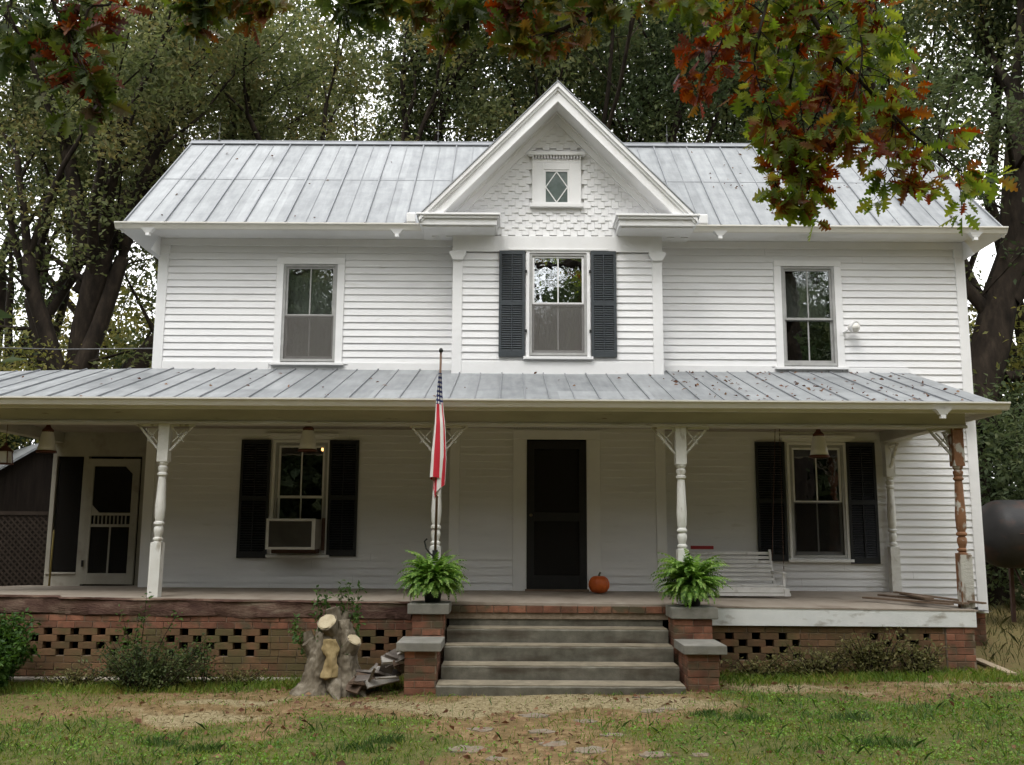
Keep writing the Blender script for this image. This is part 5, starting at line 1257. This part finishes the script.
# ================================================================== TREES
LEAFA = leafmat('olive_leaf', [(.046,.060,.024),(.072,.088,.034),(.105,.120,.048),(.145,.150,.062),(.19,.16,.06)], .45, .7, .5, .62)
LEAFB = leafmat('deep_green_leaf', [(.036,.054,.024),(.056,.078,.034),(.082,.104,.044),(.12,.135,.058)], .42, .7, .5, .62)
LEAFY = leafmat('yellow_green_leaf', [(.10,.11,.03),(.17,.17,.05),(.26,.22,.07)], .45, .6, .6, .5)
def grow(rr, m, p, d, ln, rad, lev, maxlev, cl, spread=.55, kids=(2,3), up=.12):
    n = 4; pts = [p.copy()]; q = p.copy(); dd = d.copy()
    for i in range(n):
        dd = (dd + Vector((rr.uniform(-.16,.16), rr.uniform(-.16,.16), rr.uniform(-.08,.14)+up*.3))).normalized(); q = q + dd*(ln/n); pts.append(q.copy())
    r1 = rad*.66; m.tube(pts, [rad + (r1-rad)*i/n for i in range(n+1)], 8 if lev < 2 else 5, cap=False)
    if lev >= maxlev-1:
        for i in (2, 3, 4): cl.append(tuple(pts[i]))
    if lev >= maxlev: return
    for k in range(rr.randint(*kids)):
        ax = dd.orthogonal().normalized(); ax.rotate(Matrix.Rotation(rr.uniform(0, 2*math.pi), 3, dd)); nd = dd.copy(); nd.rotate(Matrix.Rotation(rr.uniform(.5, 1.3)*spread, 3, ax)); nd.z += up; nd.normalize()
        grow(rr, m, q if k < 2 else pts[3], nd, ln*rr.uniform(.68,.86), r1*rr.uniform(.5,.72), lev+1, maxlev, cl, spread, kids, up)
    if lev >= 1:   # side twigs
        for k in range(2):
            ax = dd.orthogonal().normalized(); ax.rotate(Matrix.Rotation(rr.uniform(0, 2*math.pi), 3, dd)); nd = dd.copy(); nd.rotate(Matrix.Rotation(1.2, 3, ax))
            e = pts[rr.randint(1,3)]; e2 = e + nd*ln*.5; m.tube([e, e2], [r1*.35, r1*.1], 4, cap=False); cl.append(tuple(e2)); cl.append(tuple(e.lerp(e2, .6)))
def make_tree(name, label, loc, stems, maxlev, leaf, per, sp, mt, seed, spread=.55, kids=(2,3), cat='tree', group=None, up=.12, aspect=.5):
    rr = random.Random(seed); t = thing(name, label, cat, loc, 0, group); m = MB(); cl = []
    for (p, d, ln, rad, lev) in stems: grow(rr, m, Vector(p), Vector(d).normalized(), ln, rad, lev, maxlev, cl, spread, kids, up)
    m.build('trunk', BARK, t, smooth=True)
    C = np.array(cl); leaves(C, leaf, per, sp, mt, 'crown', t, np.random.default_rng(seed), flat=.6, aspect=aspect)
    return t, len(cl)
bg = 'tall trees standing close behind the house'
# left forked tree
TL, n1 = make_tree('maple_tree', 'large forked tree rising behind the left side of the porch roof', (-10.9, 10, -.2),
    [((0,0,0),(0,0,1),4.9,.60,0), ((-.1,0,4.3),(-.42,.0,1),3.6,.30,1), ((.1,0,4.6),(.05,0,1),4.2,.42,1), ((.5,.3,4.0),(.5,.1,.9),4.0,.30,1), ((.1,0,7.6),(.45,0,.9),3.5,.25,1), ((.1,0,8.4),(-.2,.1,1),3.8,.22,1)], 4, .145, 62, (.30,.30,.23), LEAFA, 101, group=None)
# right leaning tree
TR, n2 = make_tree('oak_tree_leaning', 'massive dark trunk leaning right behind the right corner of the house', (10.35, 8, -.1),
    [((0,0,0),(.02,0,1),4.2,.62,0), ((.05,0,4.0),(.28,.0,1),4.4,.50,0), ((.9,0,6.2),(-.75,0,.8),4.0,.17,1), ((1.0,0,7.0),(.9,.1,.9),4.0,.26,1), ((1.2,0,7.8),(.1,.1,1),4.4,.30,1), ((.8,0,5.2),(1,.0,.15),3.0,.14,2), ((.3,0,4.2),(.9,-.1,.35),2.8,.13,2)], 4, .145, 62, (.30,.30,.23), LEAFB, 102)
TR.name = 'oak_tree'
A, n3 = make_tree('hardwood_tree', 'tall olive leaved tree right behind the ridge left of the gable', (-3.6, 11.5, -.2),
    [((0,0,0),(0,0,1),6.0,.38,0), ((0,0,5.5),(.3,.1,1),4.6,.24,1), ((0,0,5.2),(-.45,0,1),4.4,.22,1), ((0,.1,5.8),(.05,-.5,1),4.2,.2,1)], 4, .145, 62, (.30,.30,.23), LEAFA, 103, group=bg)
B, n4 = make_tree('hardwood_tree', 'deep green tree directly behind the peak of the gable', (2.2, 10.5, -.2),
    [((0,0,0),(.03,0,1),5.5,.36,0), ((0,0,5.0),(.35,.1,1),4.6,.22,1), ((0,0,5.2),(-.35,-.1,1),4.6,.22,1), ((0,0,5.4),(.1,.4,1),4.0,.2,1), ((0,0,3.5),(.9,0,.6),3.4,.14,2)], 4, .145, 62, (.30,.30,.23), LEAFB, 104, group=bg)
print('clumps', n1, n2, n3, n4)
def cp(src, loc, rz, sc, label, name=None, group=bg):
    o = copy_tree(src); o.location = loc; o.rotation_euler = (0,0,rz); o.scale = (sc,)*3; o['label'] = label
    if group: o['group'] = group
    return o
cp(A, (-7.6, 14, -.2), 2.1, 1.1, 'olive tree between the forked left tree and the roof ridge')
cp(B, (-.8, 15, -.2), 1.0, 1.12, 'tree set further back behind the left slope beside the gable')
cp(A, (5.6, 13, -.2), 4.0, 1.08, 'tall tree behind the right roof slope under the red oak leaves')
cp(B, (9.4, 13.5, -.2), 2.6, 1.15, 'dark slim tree behind the right end of the roof ridge')
cp(B, (-14.5, 13, -.2), .6, 1.05, 'tree at the far left edge beyond the forked tree')
cp(A, (13.8, 12, -.2), 5.1, 1.1, 'tree at the far right edge beyond the leaning trunk')
cp(A, (-11.5, 20, -.2), 3.3, 1.25, 'distant tree seen through the fork of the left tree')
cp(B, (12, 21, -.2), 1.9, 1.3, 'distant tree above the right hand roof corner')
# understorey at both sides
U, _ = make_tree('young_tree', 'low yellow green young tree at the far left above the porch roof', (-14.2, 9.5, -.2), [((0,0,0),(0,0,1),2.4,.12,1), ((0,0,1.6),(.4,0,1),2.0,.08,2), ((0,0,1.8),(-.4,.2,1),2.0,.08,2)], 4, .13, 40, (.36,.36,.30), LEAFY, 105, cat='tree')
U2 = cp(U, (11.6, 15, -.2), 2.0, 1.2, 'pale yellow green young tree behind the fuel tank', group=None)
U3 = cp(U, (14.5, 10, -.2), 4.0, 1.1, 'young tree at the right edge behind the fuel tank', group=None)
for i, (x, y, s, lab) in enumerate(((9.8, 8.6, 1.25, 'dense dark bush behind the left end of the fuel tank'), (12.2, 7.6, 1.3, 'dense dark bush behind the middle of the fuel tank'), (14.8, 7.2, 1.2, 'dense dark bush at the right edge behind the fuel tank'), (-13.5, 13, 1.3, 'dense dark bush beyond the shed'), (-14.6, -4.0, .95, 'dense bush off the left end of the porch'), (-16.2, 1.5, 1.0, 'dense bush between the porch end and the shed'))): BUSHES = globals().setdefault('BUSHES', []); BUSHES.append((x, y, s, lab))  # the last two are out of view, added to darken the wing
# hedge-like growth closing the horizon
for i, (x, y, s, lab) in enumerate(((-16,20,1.6,'low wood edge growth far left'), (16,19,1.5,'low wood edge growth far right behind the tank'), (9.5,21,1.3,'low growth far behind the right house corner'), (-10.5,26,1.6,'low growth far behind the shed'))):
    cp(U, (x, y, -.3), i*1.3, s, lab, group='young growth at the wood edge')
# trees standing behind the photographer (they shade the porch and show in the window glass)
for i, (src, x, y, rz, sc, lab) in enumerate(((A,-13,-30,1,1.0,'yard tree behind the photographer, left'), (B,-4.5,-33,2,1.05,'yard tree behind the photographer, middle left'), (A,4.5,-31,3,1.0,'yard tree behind the photographer, middle right'),
        (B,13,-29,4,1.0,'yard tree behind the photographer, right'), (B,-20,-20,5,1.0,'yard tree far left of the photographer'), (A,20,-19,2.4,1.0,'yard tree far right of the photographer'),
        (A,-9,-40,2.9,1.2,'far yard tree behind the photographer'), (B,9,-40,.9,1.2,'farther yard tree behind the photographer'))):
    cp(src, (x, y, -.2), rz, sc, lab, group='yard trees behind the photographer')

D_, nd_ = make_tree('shade_thicket_tree', 'dense dark thicket tree closing the yard behind the photographer', (0, -25, -.2), [((0,0,0),(0,0,1),3.0,.2,1), ((0,0,1.0),(.8,0,.8),2.6,.12,1), ((0,0,1.0),(-.8,.1,.8),2.6,.12,1), ((0,0,1.2),(.1,.8,.8),2.6,.12,1), ((0,0,1.4),(.1,-.8,.8),2.6,.12,1), ((0,0,.6),(.9,.4,.3),2.4,.1,1), ((0,0,.6),(-.9,.4,.3),2.4,.1,1)], 4, .42, 26, (.45,.45,.40), LEAFB, 140, group='thicket trees closing the yard behind the photographer')  # outside the view, added to block low light entering the porch
BU_, _ = make_tree('bush', 'dense leafy bush at the wood edge far right of the house', (18.5, 5, -.3), [((0,0,0),(.1*i_,.3-.1*i_,1),1.7,.06,2) for i_ in range(-2, 3)] + [((0,0,0),(1,.2,.5),1.7,.05,2), ((0,0,0),(-1,.1,.5),1.7,.05,2), ((0,0,0),(.1,-1,.5),1.7,.05,2)], 4, .11, 60, (.30,.30,.26), LEAFB, 141, cat='bush', group='dense bushes beyond the house')
for i, (x, y, s_, lab) in enumerate(BUSHES): o = cp(BU_ if x > 0 or y > 10 else D_, (x, y, -.4), i*1.1, s_, lab, group='dense bushes beyond the house'); o['category'] = 'bush'
k_ = 0
for (x, y) in [(-26,-14),(-27,-6),(-23,-21),(-17,-24),(-12,-25),(-6,-24.5),(6,-24.5),(12,-25),(17,-24),(23,-21),(26,-14),(27,-6),(-9,-29),(-3,-29),(3,-29),(9,-29),(-15,-29),(15,-29),(-19,-10),(-19.5,-4),(-20,2),(-21,8)]:
    cp(D_, (x, y, -.3), k_*1.7, (1.30 if y < -27 else 1.30) + .15*math.sin(k_*2.1), 'dense dark thicket tree closing the yard behind the photographer', group='thicket trees closing the yard behind the photographer'); k_ += 1
# ================================================================== OVERHANGING RED OAK (foreground)
OAKG = leafmat('oak_leaf_green', [(.06,.10,.016,.12),(.13,.185,.026,.34),(.21,.235,.038,.52),(.16,.075,.020,.62),(.16,.032,.012,.74),(.09,.028,.014,.92)], .58, .5, 2.2, .5)
OAKR = leafmat('oak_leaf_red', [(.05,.018,.010,.15),(.11,.026,.012,.4),(.19,.035,.013,.6),(.24,.09,.02,.8),(.09,.10,.02,.92)], .45, .45, 1.4, .4)
OAKD = leafmat('oak_leaf_dark', [(.022,.040,.010,.15),(.045,.070,.014,.4),(.08,.10,.018,.66),(.06,.028,.012,.8),(.10,.028,.012,.95)], .40, .5, 1.2, .5)
OAKO = leafmat('oak_leaf_orange', [(.04,.07,.014,.12),(.09,.12,.02,.38),(.13,.10,.02,.55),(.13,.05,.018,.72),(.08,.028,.014,.9)], .45, .5, 1.4, .45)
HALF = np.array([(.0,.0),(.10,.035),(.17,.21),(.215,.20),(.27,.07),(.34,.30),(.40,.335),(.45,.10),(.54,.36),(.60,.37),(.655,.12),(.75,.27),(.80,.25),(.845,.07),(.93,.10),(1.0,0.0)])
def oak_leaves(P, D, size, rng, mt, name, parent):
    n = len(P); D = D + rng.normal(0, .25, D.shape); D /= np.linalg.norm(D, axis=1, keepdims=True)
    U_ = rng.normal(0, 1, (n,3)); U_[:,2] += .6; S = np.cross(D, U_); S /= np.linalg.norm(S, axis=1, keepdims=True); Nn = np.cross(S, D)
    k = len(HALF); Ls = size*rng.uniform(.65, 1.2, n)[:,None,None]; asp = rng.uniform(.75, 1.1, n)[:,None,None]; curl = rng.uniform(-.1, .35, n)[:,None,None]; fold = rng.uniform(.0, .55, n)[:,None,None]
    hx = HALF[None,:,0:1]; hy = HALF[None,:,1:2]
    base = P[:,None,:] + D[:,None,:]*.03
    def side(sg): return base + D[:,None,:]*(hx*Ls) + S[:,None,:]*(sg*hy*asp*Ls) + Nn[:,None,:]*((hy*fold - curl*hx*hx)*Ls)
    a = side(1); b = side(-1)[:, 1:-1]          # 16 + 14 vertices
    V = np.concatenate([a, b], 1).reshape(-1, 3); q = np.arange(n)[:,None]*(2*k-2)
    fa = q + np.arange(k)[None, ::-1]; fb = q + np.concatenate([[0], np.arange(k, 2*k-2), [k-1]])[None,:]
    # petiole
    return np_mesh(name, V, np.concatenate([fa, fb], 0), mt, parent)
oak = thing('red_oak_tree', 'red oak with lobed green and red leaves hanging over the top of the yard', 'tree', (7.6, -12.2, g(7.6,-12.2)))
OO = Vector((7.6, -12.2, g(7.6,-12.2)))
m = MB(); m.tube([(0,0,-.1),(0,0,.4),(-.05,.05,2.5),(-.15,.1,5.0),(-.1,.1,9.0),(-.3,.2,13)], [.62,.48,.40,.36,.24,.10], 18, fn=lambda i,k,a: 1+.05*math.sin(5*a+i)); m.build('trunk', BARK, oak, smooth=True)
limbs = [[(7.45,-12.1,4.8),(5.5,-10.6,6.6),(3.4,-8.6,7.3),(1.2,-7.2,7.3),(-1.0,-6.8,7.0)], [(7.5,-12.1,6.0),(3.8,-11.2,8.6),(0,-9.8,9.0),(-3.0,-8.6,8.2),(-5.0,-8.0,7.4)], [(7.4,-12.1,7.0),(6.8,-9.5,8.6),(5.2,-7.4,8.0),(3.8,-6.6,7.2)]]
for L_ in limbs:
    m = MB(); m.tube([Vector(q)-OO for q in L_], [.20,.15,.10,.07,.04][:len(L_)], 10); m.build('limb', BARK, oak, smooth=True)
rr = random.Random(77); rngo = np.random.default_rng(77)
def branch(Y, px, r0, r1, mt, dens, tl, start=None, size=.15, down=.55, gap=0.0, yj=.35):
    """a hanging branch through the given picture columns at distance Y: twiglets carry whorls of lobed leaves"""
    pts = [at(x, y, Y + rr.uniform(-.1,.1)) for x, y in px]
    if start: pts = [Vector(start)] + pts
    # smooth
    P = []
    for i in range(len(pts)-1):
        p0, p1, p2, p3 = pts[max(i-1,0)], pts[i], pts[i+1], pts[min(i+2,len(pts)-1)]
        for q in range(6):
            u = q/6; P.append(.5*((2*p1) + (p2-p0)*u + (2*p0-5*p1+4*p2-p3)*u*u + (3*p1-p0-3*p2+p3)*u**3))
    P.append(pts[-1]); n = len(P)
    m = MB(); m.tube([p-OO for p in P], [r0+(r1-r0)*i/(n-1) for i in range(n)], 7)
    LP, LD = [], []
    tot = sum((P[i+1]-P[i]).length for i in range(n-1)); acc = 0
    for i in range(n-1):
        seg = (P[i+1]-P[i]); acc += seg.length
        if acc/tot < gap or (start and i < 6): continue
        for q in range(max(1, int(round(dens*seg.length*10*rr.uniform(.6,1.4))))):
            b = P[i].lerp(P[i+1], rr.random()); d = Vector((rr.gauss(0,1), rr.gauss(0,yj), rr.gauss(0,.8)-down)).normalized(); ln = tl*rr.uniform(.35, 1.2)
            e = b + d*ln + Vector((0,0,-.12*ln)); m.tube([b-OO, (b+d*ln*.5)-OO, e-OO], [.005,.0035,.002], 4, cap=False)
            for z in range(rr.randint(4, 7)):
                f = 1 if z < 4 else rr.uniform(.4, .95); LP.append(tuple(b.lerp(e, f)-OO)); dd = d*.7 + Vector((rr.gauss(0,.7), rr.gauss(0,.7), rr.gauss(0,.6)-.30)); LD.append(tuple(dd.normalized()))
    for z in range(7): LP.append(tuple(P[-1]-OO)); LD.append(tuple(((P[-1]-P[-3]).normalized() + Vector((rr.gauss(0,.7), rr.gauss(0,.7), rr.gauss(0,.7)))).normalized()))
    br = m.build('branch', BARK, oak, smooth=True)
    oak_leaves(np.array(LP), np.array(LD), size, rngo, mt, 'foliage', br)
    return len(LP)
S1 = (2.2,-7.6,7.3); S2 = (3.8,-6.6,7.2); S3 = (-4.2,-8.3,7.7); S4 = (0.2,-7.0,7.2); cnt = 0
for a in [
  (-6.6, [(818,-30),(831,47),(851,72),(881,102),(914,135),(935,150),(962,172)], .022, .005, OAKG, 1.3, .30, S2),
  (-6.5, [(806,-30),(800,35),(790,85),(788,125),(800,155),(815,180)], .018, .004, OAKG, 1.35, .26, S2),
  (-6.7, [(775,-30),(760,30),(755,70),(770,110),(775,130)], .014, .004, OAKG, 1.35, .26, S1),
  (-6.4, [(735,-30),(725,30),(712,60),(692,82)], .012, .004, OAKR, .9, .18, S1),
  (-6.7, [(845,-30),(858,20),(862,60),(852,100),(845,125)], .012, .004, OAKG, 1.35, .26, S2),
  (-6.5, [(875,-30),(882,30),(888,75),(893,120),(888,165),(898,178)], .012, .004, OAKG, 1.5, .22, S2),
  (-6.4, [(830,-30),(838,40),(824,95),(812,125)], .012, .004, OAKR, 1.2, .22, S2),
  (-6.6, [(745,-30),(742,15),(750,40)], .010, .004, OAKG, 2.0, .24, S1),
  (-6.5, [(800,100),(806,145),(812,172),(808,196)], .008, .003, OAKG, 1.5, .15, None),
  (-6.5, [(815,120),(782,165),(774,188)], .007, .003, OAKG, 1.5, .12, None),
  (-6.3, [(790,-30),(785,25),(775,60)], .010, .004, OAKR, 1.2, .2, S1),
  (-7.2, [(35,-40),(58,15),(80,65),(95,105)], .016, .004, OAKD, 1.5, .22, S3),
  (-7.2, [(0,-40),(8,10),(28,45)], .014, .004, OAKD, 1.4, .22, S3),
  (-7.1, [(100,-40),(88,10),(76,45),(72,65)], .012, .004, OAKR, .6, .15, S3),
  (-7.2, [(70,-40),(66,20),(88,75)], .012, .004, OAKD, 1.5, .20, S3),
  (-7.0, [(180,-40),(186,-5),(192,20)], .010, .004, OAKO, 1.0, .14, S3),
  (-7.0, [(225,-40),(215,-10),(205,5)], .010, .004, OAKD, .8, .15, S3),
  (-7.0, [(260,-40),(252,-14),(246,-2)], .010, .004, OAKO, .8, .15, S3),
  (-7.0, [(330,-40),(338,-10),(345,8)], .010, .004, OAKD, .8, .13, S3),
  (-6.9, [(370,-40),(372,-14),(376,0)], .010, .004, OAKD, 1.0, .14, S4),
  (-6.8, [(430,-40),(438,0),(444,28)], .010, .004, OAKO, 1.0, .13, S4),
  (-6.8, [(405,-40),(408,-12),(412,4)], .010, .004, OAKO, .7, .14, S4),
  (-6.8, [(540,-40),(532,-10),(520,8)], .010, .004, OAKO, .8, .15, S4),
  (-6.8, [(500,-40),(500,-12),(505,5)], .010, .004, OAKR, 1.2, .13, S4),
  (-6.8, [(585,-40),(572,-14),(560,0)], .010, .004, OAKO, .7, .13, S4),
  (-6.8, [(690,-40),(693,-14),(700,4)], .010, .004, OAKG, 1.0, .12, S1)]:
    cnt += branch(a[0], a[1], a[2], a[3], a[4], a[5], a[6], start=a[7])
cnt += branch(-6.8, [(640,-30),(612,-2),(590,15),(560,30),(530,38),(512,38),(503,30)], .020, .010, OAKO, .10, .10, start=S4)
cnt += branch(-6.9, [(466,-40),(467,-5),(466,30)], .030, .022, OAKD, .25, .08, start=S4)
print('oak leaves', cnt)
cl = []
while len(cl) < 420:
    v = Vector((rr.uniform(-1,1), rr.uniform(-1,1), rr.uniform(-.8,1)))
    if v.length < 1: cl.append((1.0+v.x*8.5-OO.x, -11+v.y*5.5-OO.y, 11.2+v.z*3.0-OO.z))
leaves(np.array(cl), .16, 26, (.5,.5,.35), OAKG, 'crown', oak, np.random.default_rng(8), flat=.6, aspect=.6)
